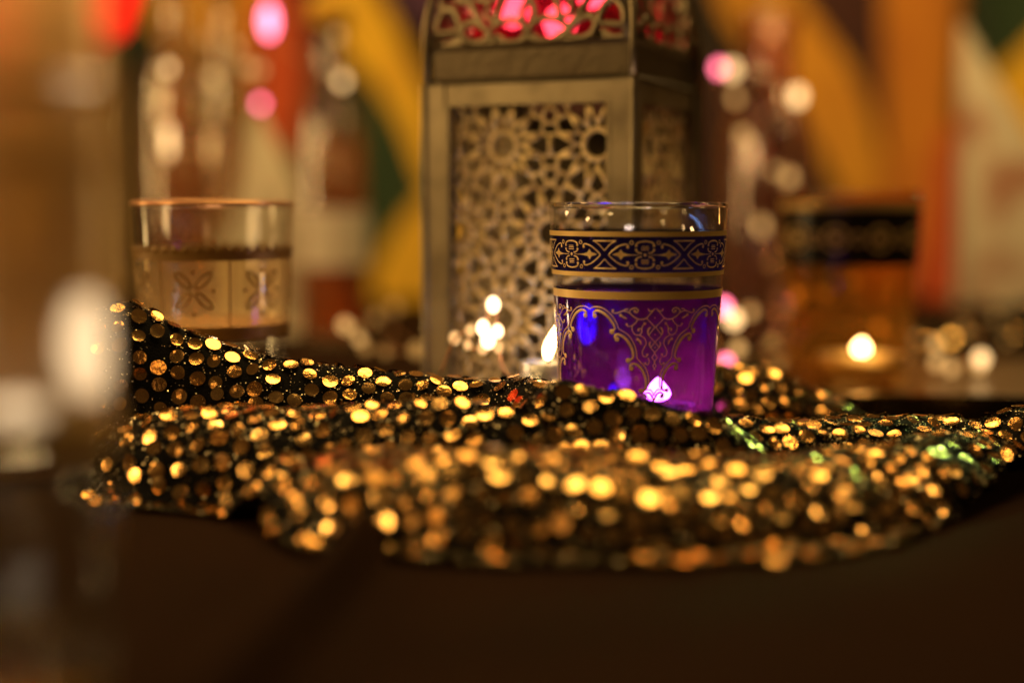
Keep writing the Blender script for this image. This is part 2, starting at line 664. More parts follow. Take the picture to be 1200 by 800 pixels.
# enamels
def enamel(name, tint, trans_col, spread, cover):
    m, nt, out = newmat(name)
    tr = N(nt, 'ShaderNodeBsdfTransparent')
    tr.inputs['Color'].default_value = (*tint, 1)
    tl = N(nt, 'ShaderNodeBsdfTranslucent')
    tl.inputs['Color'].default_value = (*trans_col, 1)
    df = N(nt, 'ShaderNodeBsdfDiffuse')
    df.inputs['Color'].default_value = (trans_col[0] * 0.25, trans_col[1] * 0.25, trans_col[2] * 0.25, 1)
    m1 = N(nt, 'ShaderNodeMixShader')
    m1.inputs[0].default_value = spread
    nt.links.new(df.outputs[0], m1.inputs[1])
    nt.links.new(tl.outputs[0], m1.inputs[2])
    tc = N(nt, 'ShaderNodeTexCoord')
    t = N(nt, 'ShaderNodeTexNoise')
    t.inputs['Scale'].default_value = 260
    t.inputs['Detail'].default_value = 6
    nt.links.new(tc.outputs['Object'], t.inputs['Vector'])
    mr = N(nt, 'ShaderNodeMapRange')
    mr.inputs['From Min'].default_value = 0.3
    mr.inputs['From Max'].default_value = 0.7
    mr.inputs['To Min'].default_value = cover - 0.05
    mr.inputs['To Max'].default_value = cover + 0.05
    nt.links.new(t.outputs['Fac'], mr.inputs['Value'])
    m2 = N(nt, 'ShaderNodeMixShader')
    nt.links.new(mr.outputs['Result'], m2.inputs[0])
    nt.links.new(tr.outputs[0], m2.inputs[1])
    nt.links.new(m1.outputs[0], m2.inputs[2])
    gl = N(nt, 'ShaderNodeBsdfGlossy')
    gl.inputs['Roughness'].default_value = 0.05
    lw = N(nt, 'ShaderNodeLayerWeight')
    lw.inputs['Blend'].default_value = 0.5
    pw = N(nt, 'ShaderNodeMath', operation='POWER')
    pw.inputs[1].default_value = 4
    nt.links.new(lw.outputs['Facing'], pw.inputs[0])
    m3r = N(nt, 'ShaderNodeMapRange')
    m3r.inputs['To Min'].default_value = 0.035
    m3r.inputs['To Max'].default_value = 0.5
    nt.links.new(pw.outputs[0], m3r.inputs['Value'])
    m3 = N(nt, 'ShaderNodeMixShader')
    nt.links.new(m3r.outputs['Result'], m3.inputs[0])
    nt.links.new(m2.outputs[0], m3.inputs[1])
    nt.links.new(gl.outputs[0], m3.inputs[2])
    nt.links.new(m3.outputs[0], out.inputs['Surface'])
    return m


M['navy'] = enamel('navy_enamel', (0.05, 0.03, 0.16), (0.03, 0.015, 0.09), 0.6, 0.55)
M['purple'] = enamel('purple_enamel', (0.080, 0.014, 0.30), (0.22, 0.007, 0.20), 0.9, 0.15)

z_l1a, z_l1b = zy(271.5), zy(277.5)
z_l2a, z_l2b = zy(319.5), zy(325)
z_l3a, z_l3b = zy(342), zy(351.5)
mb = MB()
band(mb, z_l2b, z_l1a, 0.00012)
mb.build('navy_band', M['navy'], fg, True)
mb = MB()
band(mb, 0.004, z_l3a - 0.0001, 0.00012)
mb.build('purple_band', M['purple'], fg, True)
for za, zb in ((z_l1b, z_l1a), (z_l2b, z_l2a), (z_l3b, z_l3a)):
    mb = MB()
    band(mb, za, zb, 0.00024)
    mb.build('gold_line', M['gold_bright'], fg, True)

# frieze of the upper band: seven repeats
OFF = 0.00026
z_mid = zy((262 + 340 / 9.23))
phi0 = front_unproject(755.9, 300)[0]
K = 1 / 37.3e3


def frieze(mb, sgn, ph):
    def c(x, y):
        return (ph + sgn * ((x - 1070) * K / gr(z_mid)) * (51.43 / 2 / (435 * K / gr(z_mid) * 180 / math.pi)), z_mid - (y - 340) * K)
    lw = 0.00036
    top = [(890, 258), (893, 238), (865, 224), (800, 243), (742, 282), (697, 322), (682, 340)]
    for ms in (1, -1):
        def cm(p, ms=ms):
            return c(p[0], 340 + ms * (p[1] - 340))
        ribbon(mb, [cm(p) for p in catmull(top, 4)], lw, OFF)
        blob(mb, *cm((888, 256)), 0.00042, OFF)
        ribbon(mb, [cm(p) for p in catmull([(975, 240), (984, 215), (1020, 198), (1071, 192)], 4)], lw * 1.15, OFF)
        blob(mb, *cm((977, 240)), 0.0004, OFF)
        ribbon(mb, [cm(p) for p in catmull([(974, 282), (984, 303), (1008, 316), (1036, 320)], 4)], lw, OFF)
        blob(mb, *cm((976, 284)), 0.00038, OFF)
        ribbon(mb, [cm((1034, 246)), cm((1071, 246))], 0.00018, OFF)
        ribbon(mb, [cm((1030, 263)), cm((1071, 263))], 0.00026, OFF)
        ribbon(mb, [cm((1030, 284)), cm((1071, 284))], 0.00026, OFF)
        ringline(mb, *cm((928, 207)), 0.0005, 0.00026, OFF)
        ribbon(mb, [cm((635, 190)), cm((764, 190))], 0.0004, OFF)
        ribbon(mb, [cm((750, 192)), cm((690, 235)), cm((635, 294))], 0.00026, OFF)
    leaf = [(725, 334), (760, 322), (790, 313), (803, 296), (815, 278), (828, 298), (842, 316), (880, 328), (930, 336), (1030, 338),
            (1030, 342), (930, 344), (880, 350), (842, 356), (828, 374), (815, 394), (803, 376), (790, 358), (760, 348), (725, 338)]
    fillpoly(mb, [c(*p) for p in (leaf if sgn > 0 else leaf[::-1])], OFF)
    if sgn > 0:
        blob(mb, *c(1070, 340), 0.00045, OFF)


mb = MB()
for k in range(7):
    for s in (1, -1):
        frieze(mb, s, phi0 + k * 2 * math.pi / 7)
mb.build('gold_frieze', M['gold'], fg)

# scrolls and diamond chain of the lower band: four repeats, mirrored halves
AX = 631.6
phm = front_unproject(645 + AX / 5.16, 400)[0]


def low_art(mb, sgn, k):
    base = phm + k * math.pi / 2

    def c(p):
        ph, z = front_unproject(645 + p[0] / 5.16, 345 + p[1] / 5.16)
        # the half tile is fitted to exactly 45 degrees
        s = 45.0 / math.degrees(phm - front_unproject(645 + 238 / 5.16, 362)[0])
        return (base + sgn * (ph - phm) * s, z)

    def cur(pts, wdt, sub=4, taper=False):
        q = [c(p) for p in catmull(pts, sub)]
        tp = None
        if taper:
            tp = [0.55 + 0.6 * math.sin(math.pi * min(1, (i + 0.5) / len(q))) for i in range(len(q))]
        ribbon(mb, q, wdt, OFF, taper=tp)

    def dot(p, r):
        ph, z = c(p)
        blob(mb, ph, z, r, OFF)
    T = 0.00072
    L = 0.00034
    t = 0.00030
    cur([(268, 130), (262, 108), (290, 98), (335, 122), (372, 165), (390, 205), (372, 226)], T, taper=True)
    dot((268, 128), 0.00075); dot((372, 224), 0.0008)
    cur([(405, 272), (388, 256), (408, 240), (450, 262), (482, 305), (499, 350), (498, 382), (472, 400)], T, taper=True)
    dot((402, 270), 0.00075); dot((470, 398), 0.00075)
    cur([(490, 445), (482, 428), (508, 418), (545, 443), (570, 490), (578, 540), (570, 578), (545, 580)], T * 0.9, taper=True)
    dot((489, 446), 0.00072); dot((545, 580), 0.0006)
    cur([(575, 618), (566, 606), (585, 592), (606, 603), (620, 635), (630, 690), (640, 735)], T * 0.75)
    dot((574, 616), 0.0006)
    cur([(236, 88), (268, 74), (320, 84), (370, 124), (400, 172), (412, 204), (432, 218), (472, 246), (502, 292), (519, 342),
         (524, 384), (546, 410), (576, 446), (591, 492), (593, 545), (580, 576), (603, 576), (AX, 612)], L, 5)
    # diamond chain
    nodes = [85, 197, 288, 352, 408, 456]
    lefts = [(581, 143), (593, 246), (605, 321), (613, 381), (618, 431)]
    for i, lf in enumerate(lefts):
        ribbon(mb, [c((AX, nodes[i])), c(lf), c((AX, nodes[i + 1]))], t, OFF)
        if sgn > 0 and i < 3:
            dot((AX, (nodes[i] + nodes[i + 1]) / 2), 0.0002)
    cur([(AX, 85), (614, 100), (596, 98), (592, 86)], t)
    cur([(581, 143), (560, 150), (530, 148), (500, 131), (478, 106), (490, 88), (515, 82), (531, 96), (520, 110), (508, 102)], L)
    dot((510, 101), 0.0004)
    cur([(484, 116), (465, 105), (440, 100), (418, 106), (395, 113), (374, 106), (378, 94)], t)
    dot((378, 96), 0.0004)
    cur([(440, 100), (452, 90), (470, 88)], t)
    cur([(425, 126), (445, 138), (462, 146)], 0.0005, taper=True)
    dot((425, 126), 0.0005)
    cur([(530, 148), (512, 174), (487, 191), (466, 190), (460, 178)], t)
    dot((461, 180), 0.00036)
    cur([(495, 188), (494, 214), (510, 240), (536, 245), (552, 226), (546, 206), (530, 208), (531, 220)], t)
    dot((532, 216), 0.00034)
    cur([(552, 226), (554, 196), (570, 174)], t)
    dot((570, 176), 0.0004)
    cur([(538, 245), (568, 264), (578, 295), (566, 320), (555, 346), (560, 370), (578, 376), (586, 362)], t)
    dot((585, 363), 0.00036)
    cur([(526, 270), (542, 282), (548, 302)], 0.0005, taper=True)
    dot((526, 270), 0.00045)
    cur([(572, 416), (588, 424), (597, 402), (588, 380)], t)
    dot((572, 416), 0.00034)
    cur([(593, 246), (588, 225), (596, 205), (606, 200)], 0.00045, taper=True)
    cur([(605, 321), (598, 300), (604, 285)], 0.0004, taper=True)


mb = MB()
for k in range(4):
    for s in (1, -1):
        low_art(mb, s, k)
mb.build('gold_scrollwork', M['gold'], fg)

tea_light((G.x + 0.0060, G.y - 0.0065, G.z + 0.0072), 'lit tea light inside the purple glass', cup_r=0.0118, cup_h=0.0128, flame_h=0.0080,
          flame_r=0.0042, power=0.0045, color=(1, 0.66, 0.60), flame_mat=emission('flame_in_purple', (1.0, 0.76, 0.66), 130))

# =================================================================== PALE GLASS AT THE LEFT
LG = Vector((at(249, 240, 0.49).x, 0.49, 0.0022))


def lr(z):
    return 0.0235 + (0.0274 - 0.0235) * z / 0.0815


lgl = thing('tea_glass', LG, 'pale frosted tea glass with gold four-petal flowers behind the cloth peak', 'glass')
mb = MB()
mb.lathe([(0, 0), (0.0225, 0), (0.0235, 0.001), (lr(0.04), 0.04), (0.0274, 0.081), (0.0270, 0.0818), (0.0262, 0.0818), (0.0257, 0.081),
          (lr(0.04) - 0.0016, 0.04), (lr(0.01) - 0.0018, 0.011), (0.019, 0.009), (0, 0.009)], 96)
mb.build('body', M['clear'], lgl, True)
mb = MB()
mb.lathe([(0.0266 + 0.0009 * math.cos(a), 0.0812 + 0.0009 * math.sin(a)) for a in [2 * math.pi * k / 12 for k in range(12)]], 96, closed=True)
mb.build('rim', principled('copper_gilt_rim', (0.80, 0.42, 0.20), 0.28, 0.6), lgl, True)  # copper tone stands for the warm highlights along the glass rim


def lz(py):
    p = at(249, py, 0.49 - 0.0265)
    return p.z - LG.z


M['frost'] = thin_glass('frosted_enamel', tint=(1, 0.9, 0.70), cloud=0.12, cloud_col=(0.98, 0.70, 0.34), translucent=0.5, streak=False)
M['gold_soft'] = principled('soft_gold_paint', (0.24, 0.12, 0.02), 0.45, 0.3)
mb = MB()
band(mb, lz(400), lz(300), 0.00012, lr)
mb.build('frosted_band', M['frost'], lgl, True)
mb = MB()
band(mb, lz(306), lz(294), 0.00024, lr)
mb.build('gold_line', M['gold_soft'], lgl, True)
mb = MB()
band(mb, lz(400), lz(384), 0.00024, lr)
mb.build('gold_line', M['gold_soft'], lgl, True)
mb = MB()
zc = lz(341)
for k in range(7):
    ph = R(-3) + k * 2 * math.pi / 7
    for q in range(4):
        a = math.pi / 4 + q * math.pi / 2
        ca, sa = math.cos(a), math.sin(a)
        loop = []
        for i in range(17):
            tt = 2 * math.pi * i / 16
            lx = 0.0048 + 0.0036 * math.cos(tt)
            ly = 0.00125 * math.sin(tt)
            loop.append((ph + (lx * ca - ly * sa) / lr(zc), zc + lx * sa + ly * ca))
        ribbon(mb, loop, 0.00075, 0.00026, lr)
    for dx, dz in ((0, 0.0062), (0, -0.0078), (0.0065, 0), (-0.0065, 0)):
        blob(mb, ph + dx / lr(zc), zc + dz, 0.0007, 0.00026, lr)
    ph2 = ph + math.pi / 7
    ribbon(mb, [(ph2, lz(306)), (ph2, zc), (ph2, lz(384))], 0.0006, 0.00026, lr)
    for j in range(6):
        p3 = ph + (j - 2.5) * (2 * math.pi / 42)
        blob(mb, p3, lz(293), 0.0013, 0.00026, lr)
mb.build('gold_flowers', M['gold_soft'], lgl)

tea_light((LG.x, LG.y, LG.z + 0.0095), 'tea light low inside the pale frosted glass', cup_r=0.0165, cup_h=0.010, flame_h=0.008, flame_r=0.0025, power=0.050, color=(1, 0.72, 0.42))  # hidden candle added to light the glass from within

# =================================================================== LANTERN
TH = R(-24)
LW = 0.0785
corner = Vector((0.0405, 0.478))
ux = Vector((math.cos(TH), math.sin(TH)))          # along the front face to the right
uy = Vector((-math.sin(TH), math.cos(TH)))         # into the lantern
cen = corner - ux * (LW / 2) + uy * (LW / 2)
lan = thing('lantern', (cen.x, cen.y, 0.001), 'tall square brass lantern with pierced star lattice and pink glass top', 'lantern', rz=TH)
H1, H2, H3 = 0.124, 0.1375, 0.190
hw = LW / 2


def face_xf(k):
    a = k * math.pi / 2
    return Matrix.Rotation(a, 4, 'Z')


mb = MB()
mb.box((0, 0, 0.004), (LW + 0.006, LW + 0.006, 0.008))
mb.build('base_plate', M['brass'], lan)
for sx in (-1, 1):
    for sy in (-1, 1):
        mb = MB()
        mb.box((sx * (hw - 0.004), sy * (hw - 0.004), 0.008 + (H1 - 0.008) / 2), (0.008, 0.008, H1 - 0.008))
        # thin bright bead on the outer edge
        mb.tube([(sx * hw, sy * hw, 0.008), (sx * hw, sy * hw, H1)], 0.0013, 8)
        mb.build('corner_post', M['brass'], lan)


def seg_clip(p, q, x0, x1, y0, y1):
    t0, t1 = 0.0, 1.0
    d = (q[0] - p[0], q[1] - p[1])
    for pp, qq in ((-d[0], p[0] - x0), (d[0], x1 - p[0]), (-d[1], p[1] - y0), (d[1], y1 - p[1])):
        if abs(pp) < 1e-12:
            if qq < 0:
                return None
        else:
            r = qq / pp
            if pp < 0:
                t0 = max(t0, r)
            else:
                t1 = min(t1, r)
    if t0 >= t1:
        return None
    return ((p[0] + d[0] * t0, p[1] + d[1] * t0), (p[0] + d[0] * t1, p[1] + d[1] * t1))


PX0, PX1, PZ0, PZ1 = -hw + 0.0075, hw - 0.0075, 0.016, 0.1165
A_ = 0.0350


def star_panel():
    mb = MB()
    # star centres measured on the front face
    cz0 = 0.1025
    cx0 = -0.0100
    for row in range(-1, 6):
        for colk in range(-2, 4):
            cx = cx0 + colk * A_ + (row % 2) * A_ / 2
            cz = cz0 - row * A_ * 0.866
            segs = []
            pol = lambda r, deg: (cx + r * A_ * math.cos(R(deg)), cz + r * A_ * math.sin(R(deg)))
            for k in range(12):
                d = 30 * k
                segs.append((pol(0.205, d), pol(0.425, d + 15), 0.00084))
                segs.append((pol(0.205, d), pol(0.425, d - 15), 0.00084))
                segs.append((pol(0.150, d), pol(0.150, d + 30), 0.0011))
                segs.append((pol(0.150, d), pol(0.215, d), 0.0007))
            for k in range(6):
                d = 60 * k
                tA, tB = pol(0.5774, d + 30), pol(0.5774, d - 30)
                segs.append((pol(0.5 / math.cos(R(11)), d + 11), pol(0.5 / math.cos(R(11)), d - 11), 0.00095))
                segs.append((pol(0.425, d + 15), pol(0.5 / math.cos(R(11)), d + 11), 0.0007))
                segs.append((pol(0.425, d - 15), pol(0.5 / math.cos(R(11)), d - 11), 0.0007))
                # small hexagon round the triangle centre
                for j in range(6):
                    a0, a1 = 60 * j, 60 * j + 60
                    segs.append(((tA[0] + 0.085 * A_ * math.cos(R(a0)), tA[1] + 0.085 * A_ * math.sin(R(a0))),
                                 (tA[0] + 0.085 * A_ * math.cos(R(a1)), tA[1] + 0.085 * A_ * math.sin(R(a1))), 0.0007))
                segs.append((pol(0.425, d + 15), pol(0.5, d + 30), 0.0007))
                segs.append((pol(0.425, d + 45), pol(0.5, d + 30), 0.0007))
            for p, q, rad in segs:
                c = seg_clip(p, q, PX0 - 0.001, PX1 + 0.001, PZ0 - 0.001, PZ1 + 0.001)
                if c:
                    (xa, za), (xb, zb) = c
                    j = rng.uniform(-0.0001, 0.0001)
                    mb.tube([(xa, -hw + 0.0042 + j, za), (xb, -hw + 0.0042 + j, zb)], rad, 6, flat=((0, 1, 0), 0.8))
    return mb


lattice = star_panel()
lattice_me = lattice.mesh('lattice', M['brass_bright'], True)
mb = MB()
mb.box((0, hw - 0.0042, (PZ0 + PZ1) / 2), (LW - 0.017, 0.0012, PZ1 - PZ0))
mb.build('back_door', M['brass_dark'], lan)  # dark sheet added so the lattice holes look shaded
for k in (0, 1, 3):
    o = bpy.data.objects.new('lattice_panel', lattice_me)
    COL.objects.link(o)
    o.parent = lan
    o.rotation_euler = (0, 0, k * math.pi / 2)
    # panel frame
    mb = MB()
    fy = -hw + 0.0028
    mb.box((0, fy, (PZ1 + H1) / 2), (LW - 0.0165, 0.004, H1 - PZ1))
    mb.box((0, fy, (PZ0 + 0.008) / 2), (LW - 0.0165, 0.004, PZ0 - 0.008))
    mb.box((-hw + 0.0089, fy - 0.0012, (PZ0 + PZ1) / 2), (0.0014, 0.0032, PZ1 - PZ0))
    mb.box((hw - 0.0089, fy - 0.0012, (PZ0 + PZ1) / 2), (0.0014, 0.0032, PZ1 - PZ0))
    f = mb.build('panel_frame', M['brass'], lan)
    f.rotation_euler = (0, 0, k * math.pi / 2)
def dome(z):
    t = max(0.0, (z - H2 - 0.004) / (H3 - H2))
    return 0.020 * t ** 1.7


# band between the tiers
mb = MB()
b = hw - 0.0005
for (x0, x1, za, zb) in ((b + 0.001, b - 0.0012, H1 + 0.0002, H1 + 0.002), (b - 0.0012, b - 0.0012, H1 + 0.002, H2 - 0.002), (b - 0.0012, b, H2 - 0.002, H2)):
    vs = [(-x0, -x0, za), (x0, -x0, za), (x0, x0, za), (-x0, x0, za), (-x1, -x1, zb), (x1, -x1, zb), (x1, x1, zb), (-x1, x1, zb)]
    mb.add(vs, [(0, 1, 5, 4), (1, 2, 6, 5), (2, 3, 7, 6), (3, 0, 4, 7)])
mb.build('tier_band', M['brass_dark'], lan)
mb = MB()
mb.box((0, 0, H1 + 0.003), (LW - 0.005, LW - 0.005, 0.0015))
mb.build('tier_floor', M['brass_dark'], lan)  # plate added to keep the pink glow out of the lower tier
for sx in (-1, 1):
    for sy in (-1, 1):
        mb = MB()
        mb.tube([(sx * b, sy * b, H1), (sx * b, sy * b, H2)] + [(sx * (b - dome(z_)), sy * (b - dome(z_)), z_) for z_ in np.linspace(H2 + 0.003, H3, 12)],
                0.0014, 8)
        mb.build('corner_bead', M['brass'], lan, True)


def floral_panel():
    mb = MB()
    start = 0
    y = -hw + 0.0022
    S = 0.490 / FPX / math.cos(TH) / 3.43 * 1.02

    def c(x, yy):
        return ((x - 432) * S, y, H2 + 0.0005 + (192 - yy) * S * math.cos(TH))

    def loop(pts, r=0.0013, closed=True):
        for sg in (1, -1):
            q = []
            for p in catmull(pts, 5, closed):
                q.append(c(432 + sg * (p[0] - 432), p[1]))
            if closed:
                q.append(q[0])
            mb.tube(q, r, 6, flat=((0, 1, 0), 0.8), cap=not closed)
    # pointed oval on the axis
    for yy in (90, -110):
        loop([(432, yy - 66), (452, yy - 32), (459, yy), (451, yy + 36), (432, yy + 66)], 0.0012, False)
    # ribs and teardrops either side
    loop([(455, 118), (500, 108), (550, 118), (592, 150)], 0.0012, False)
    loop([(470, -60), (505, -30), (538, 30), (552, 85), (552, 118)], 0.0012, False)
    loop([(556, 192), (600, 140), (650, 65), (700, -10), (760, -90), (800, -130)], 0.0014, False)
    loop([(552, 110), (600, 90), (592, 30), (548, 10)], 0.0011, False)
    loop([(592, 30), (640, 20), (680, -20), (650, -60), (580, -40), (540, 0)], 0.0011, False)
    loop([(588, 168), (612, 128), (660, 108), (692, 130), (678, 174), (632, 192)], 0.0014)
    loop([(704, 132), (722, 78), (764, 48), (797, 96), (790, 146), (742, 144)], 0.0014)
    loop([(690, 30), (740, 10), (790, -40), (796, 40), (764, 48)], 0.0013, False)
    loop([(470, -60), (530, -110), (600, -120), (640, -80)], 0.0012, False)
    loop([(650, -60), (700, -130), (760, -150)], 0.0012, False)
    loop([(432, 178), (480, 196), (556, 190), (600, 196), (700, 178)], 0.0012, False)
    # outer frame
    L_, R_, T_ = -hw + 0.0028, hw - 0.0028, H3
    mb.tube([(L_, y, H2), (L_ + 0.001, y + 0.001, H2 + 0.03), (L_ + 0.003, y + 0.003, T_)], 0.0022, 6)
    mb.tube([(R_, y, H2), (R_ - 0.001, y + 0.001, H2 + 0.03), (R_ - 0.003, y + 0.003, T_)], 0.0022, 6)
    mb.tube([(L_, y, T_), (R_, y, T_)], 0.002, 6)
    # bottom edge sheet with a wavy top, behind the loops
    n = 40
    top = []
    for i in range(n + 1):
        x = L_ + (R_ - L_) * i / n
        u = abs(x) / hw
        top.append(H2 + 0.0022 + 0.0016 * math.cos(u * 19) + 0.006 * max(0, u - 0.72))
    vs = [(L_ + (R_ - L_) * i / n, y + 0.0006, H2 + 0.0002) for i in range(n + 1)] + [(L_ + (R_ - L_) * i / n, y + 0.0006, top[i]) for i in range(n + 1)]
    mb.add(vs, [(i, i + 1, n + 2 + i, n + 1 + i) for i in range(n)])
    # the tier leans inwards like a dome
    mb.v = [(x * (1 - dome(z) / hw), y_ + dome(z), z) for x, y_, z in mb.v]
    return mb


fl_me = floral_panel().mesh('pierced', M['brass'], True)
M['pink_glass'] = thin_glass('pink_glass', tint=(1.0, 0.34, 0.42), cloud=0.03, cloud_col=(1.0, 0.10, 0.24), translucent=0.9, streak=False, lo=0.03, hi=0.3)
for k in range(4):
    o = bpy.data.objects.new('pierced_panel', fl_me)
    COL.objects.link(o)
    o.parent = lan
    o.rotation_euler = (0, 0, k * math.pi / 2)
    mb = MB()
    vs, fs = [], []
    for q_ in range(9):
        z_ = H2 + 0.002 + (H3 - H2 - 0.004) * q_ / 8
        for sx in (-1, 1):
            for dy in (0, 0.0015):
                vs.append((sx * (hw - 0.011 - dome(z_)), -hw + 0.0080 + dome(z_) + dy, z_))
    for q_ in range(8):
        a0 = q_ * 4
        fs += [(a0, a0 + 2, a0 + 6, a0 + 4), (a0 + 1, a0 + 5, a0 + 7, a0 + 3)]
    mb.add(vs, fs)
    o = mb.build('glass_pane', M['pink_glass'], lan)
    o.rotation_euler = (0, 0, k * math.pi / 2)
# roof with hanging ring, above the picture
mb = MB()
rf = [(hw - 0.016, H3 + 0.001), (hw - 0.016, H3 + 0.004), (hw * 0.45, H3 + 0.013), (hw * 0.25, H3 + 0.028), (0.008, H3 + 0.036)]
for (ra, za), (rb, zb) in zip(rf[:-1], rf[1:]):
    vs = [(-ra, -ra, za), (ra, -ra, za), (ra, ra, za), (-ra, ra, za), (-rb, -rb, zb), (rb, -rb, zb), (rb, rb, zb), (-rb, rb, zb)]
    mb.add(vs, [(0, 1, 5, 4), (1, 2, 6, 5), (2, 3, 7, 6), (3, 0, 4, 7)])
mb.add([(-0.008, -0.008, H3 + 0.036), (0.008, -0.008, H3 + 0.036), (0.008, 0.008, H3 + 0.036), (-0.008, 0.008, H3 + 0.036)], [(0, 1, 2, 3)])
mb.build('roof', M['brass'], lan)
mb = MB()
mb.tube([(0.013 * math.cos(a), 0, H3 + 0.048 + 0.013 * math.sin(a)) for a in [2 * math.pi * k / 24 for k in range(25)]], 0.0016, 8)
mb.build('ring', M['brass'], lan, True)
# pink lamps burning in the top tier
M['pink_bulb'] = emission('pink_bulb', (1.0, 0.30, 0.34), 7)
mb = MB()
for (x, y, z, r) in ((-0.016, -0.014, H2 + 0.014, 0.006), (0.004, -0.018, H2 + 0.008, 0.006), (0.014, -0.012, H2 + 0.020, 0.0065), (-0.003, -0.008, H2 + 0.026, 0.006)):
    bb = MB()
    bb.lathe([(0, z - r), (r * 0.7, z - r * 0.7), (r, z), (r * 0.7, z + r * 0.8), (0, z + r * 1.3)], 14)
    o = bb.build('bulb', M['pink_bulb'], lan, True, loc=(x, y, 0))
l = bpy.data.lights.new('pink_glow', 'POINT')
l.energy = 0.04
l.color = (1, 0.3, 0.35)
l.shadow_soft_size = 0.01
o = bpy.data.objects.new('pink_glow', l)
COL.objects.link(o)
o.parent = lan
o.location = (0, 0, H2 + 0.03)

# =================================================================== SEQUINNED CLOTH
def rbf_fit(P, Z, eps):
    P = np.array(P)
    Z = np.array(Z)
    d = np.linalg.norm(P[:, None] - P[None], axis=2)
    Kk = np.sqrt(d ** 2 + eps ** 2)
    A = np.zeros((len(P) + 1, len(P) + 1))
    A[:-1, :-1] = Kk + np.eye(len(P)) * 1e-5
    A[:-1, -1] = 1
    A[-1, :-1] = 1
    sol = np.linalg.solve(A, np.append(Z, 0))

    def f(x, y):
        q = np.stack([np.asarray(x, float).ravel(), np.asarray(y, float).ravel()], 1)
        dd = np.linalg.norm(q[:, None] - P[None], axis=2)
        return (np.sqrt(dd ** 2 + eps ** 2) @ sol[:-1] + sol[-1]).reshape(np.shape(x))
    return f


def on_table(px, py):
    d = ray(px, py)
    t = -EYE / d.z
    return (d.x * t, d.y * t)


foot_front = [(60, 572), (112, 588), (150, 596), (240, 604), (300, 614), (322, 626), (345, 640), (440, 650), (560, 660), (700, 662), (830, 660), (940, 655), (1035, 640), (1120, 608), (1200, 570),
              (1290, 540)]
FF = [on_table(*p) for p in foot_front]


def roll(rows):
    """rows: (x, y, top height, half width) along the crest of one fold"""
    q = np.array(rows)
    out = []
    for a, b in zip(q[:-1], q[1:]):
        for k in range(6):
            out.append(a + (b - a) * k / 6)
    out.append(q[-1])
    return np.array(out)


def by_px(rows):
    return roll([((px - 600) / FPX * d, d, z, wd) for px, d, z, wd in rows])


def by_top(rows):
    return roll([(at(px, py, d).x, d, at(px, py, d).z, wd) for px, py, d, wd in rows])


ROLLS = [
    # front fold
    by_px([(322, .374, .010, .014), (350, .368, .017, .018), (430, .358, .021, .022), (560, .353, .022, .025), (700, .353, .021, .025), (830, .356, .019, .024), (950, .366, .018, .023),
           (1060, .386, .018, .022), (1160, .419, .017, .020), (1260, .450, .018, .020)]),
    # middle fold
    by_px([(124, .416, .016, .016), (150, .412, .021, .019), (220, .405, .025, .021), (320, .398, .026, .020), (430, .397, .025, .018), (540, .396, .026, .018), (640, .392, .022, .016),
           (720, .384, .018, .015)]),
    # sharp crest at the back, left
    by_top([(118, 362, .430, .017), (150, 354, .431, .018), (178, 368, .433, .018), (205, 384, .434, .018), (250, 400, .434, .018), (300, 415, .434, .018), (335, 423, .434, .018), (390, 430, .435, .018),
            (440, 435, .436, .018), (500, 441, .437, .019), (560, 445, .437, .019), (612, 446, .434, .018)]),
    # saddle before the purple glass
    by_top([(612, 446, .430, .016), (655, 449, .401, .014), (700, 462, .398, .014), (745, 475, .396, .013), (790, 486, .396, .013), (835, 494, .398, .015), (870, 498, .41, .018)]),
    # right back fold
    by_top([(860, 500, .412, .018), (960, 492, .420, .022), (1060, 489, .425, .022), (1110, 490, .428, .020), (1150, 500, .428, .018), (1195, 480, .425, .016), (1270, 470, .43, .02)]),
    # fold behind the glass
    by_top([(846, 428, .500, .020), (890, 422, .506, .022), (930, 442, .510, .022), (962, 468, .505, .020)]),
]


def hf(x, y):
    x = np.asarray(x, float)
    sh = x.shape
    xf, yf = x.ravel(), np.asarray(y, float).ravel()
    acc = np.full(xf.shape, math.exp(0.0012 / 0.0016))
    for q in ROLLS:
        best = np.zeros(xf.shape)
        for k in range(len(q)):
            d2 = (xf - q[k, 0]) ** 2 + (yf - q[k, 1]) ** 2
            t = np.clip(1 - d2 / q[k, 3] ** 2, 0, 1)
            best = np.maximum(best, q[k, 2] * t ** 0.62)
        acc += np.exp(best / 0.0016) - 1
    return (0.0016 * np.log(acc)).reshape(sh)


def vnoise(x, y, s, seed):
    """smooth value noise"""
    x = np.asarray(x) * s
    y = np.asarray(y) * s
    xi, yi = np.floor(x), np.floor(y)
    fx, fy = x - xi, y - yi
    fx = fx * fx * (3 - 2 * fx)
    fy = fy * fy * (3 - 2 * fy)

    def h(a, b):
        v = np.sin(a * 127.1 + b * 311.7 + seed * 74.7) * 43758.5453
        return v - np.floor(v)
    return (h(xi, yi) * (1 - fx) + h(xi + 1, yi) * fx) * (1 - fy) + (h(xi, yi + 1) * (1 - fx) + h(xi + 1, yi + 1) * fx) * fy


def sstep(a, b, x):
    t = np.clip((x - a) / (b - a), 0, 1)
    return t * t * (3 - 2 * t)


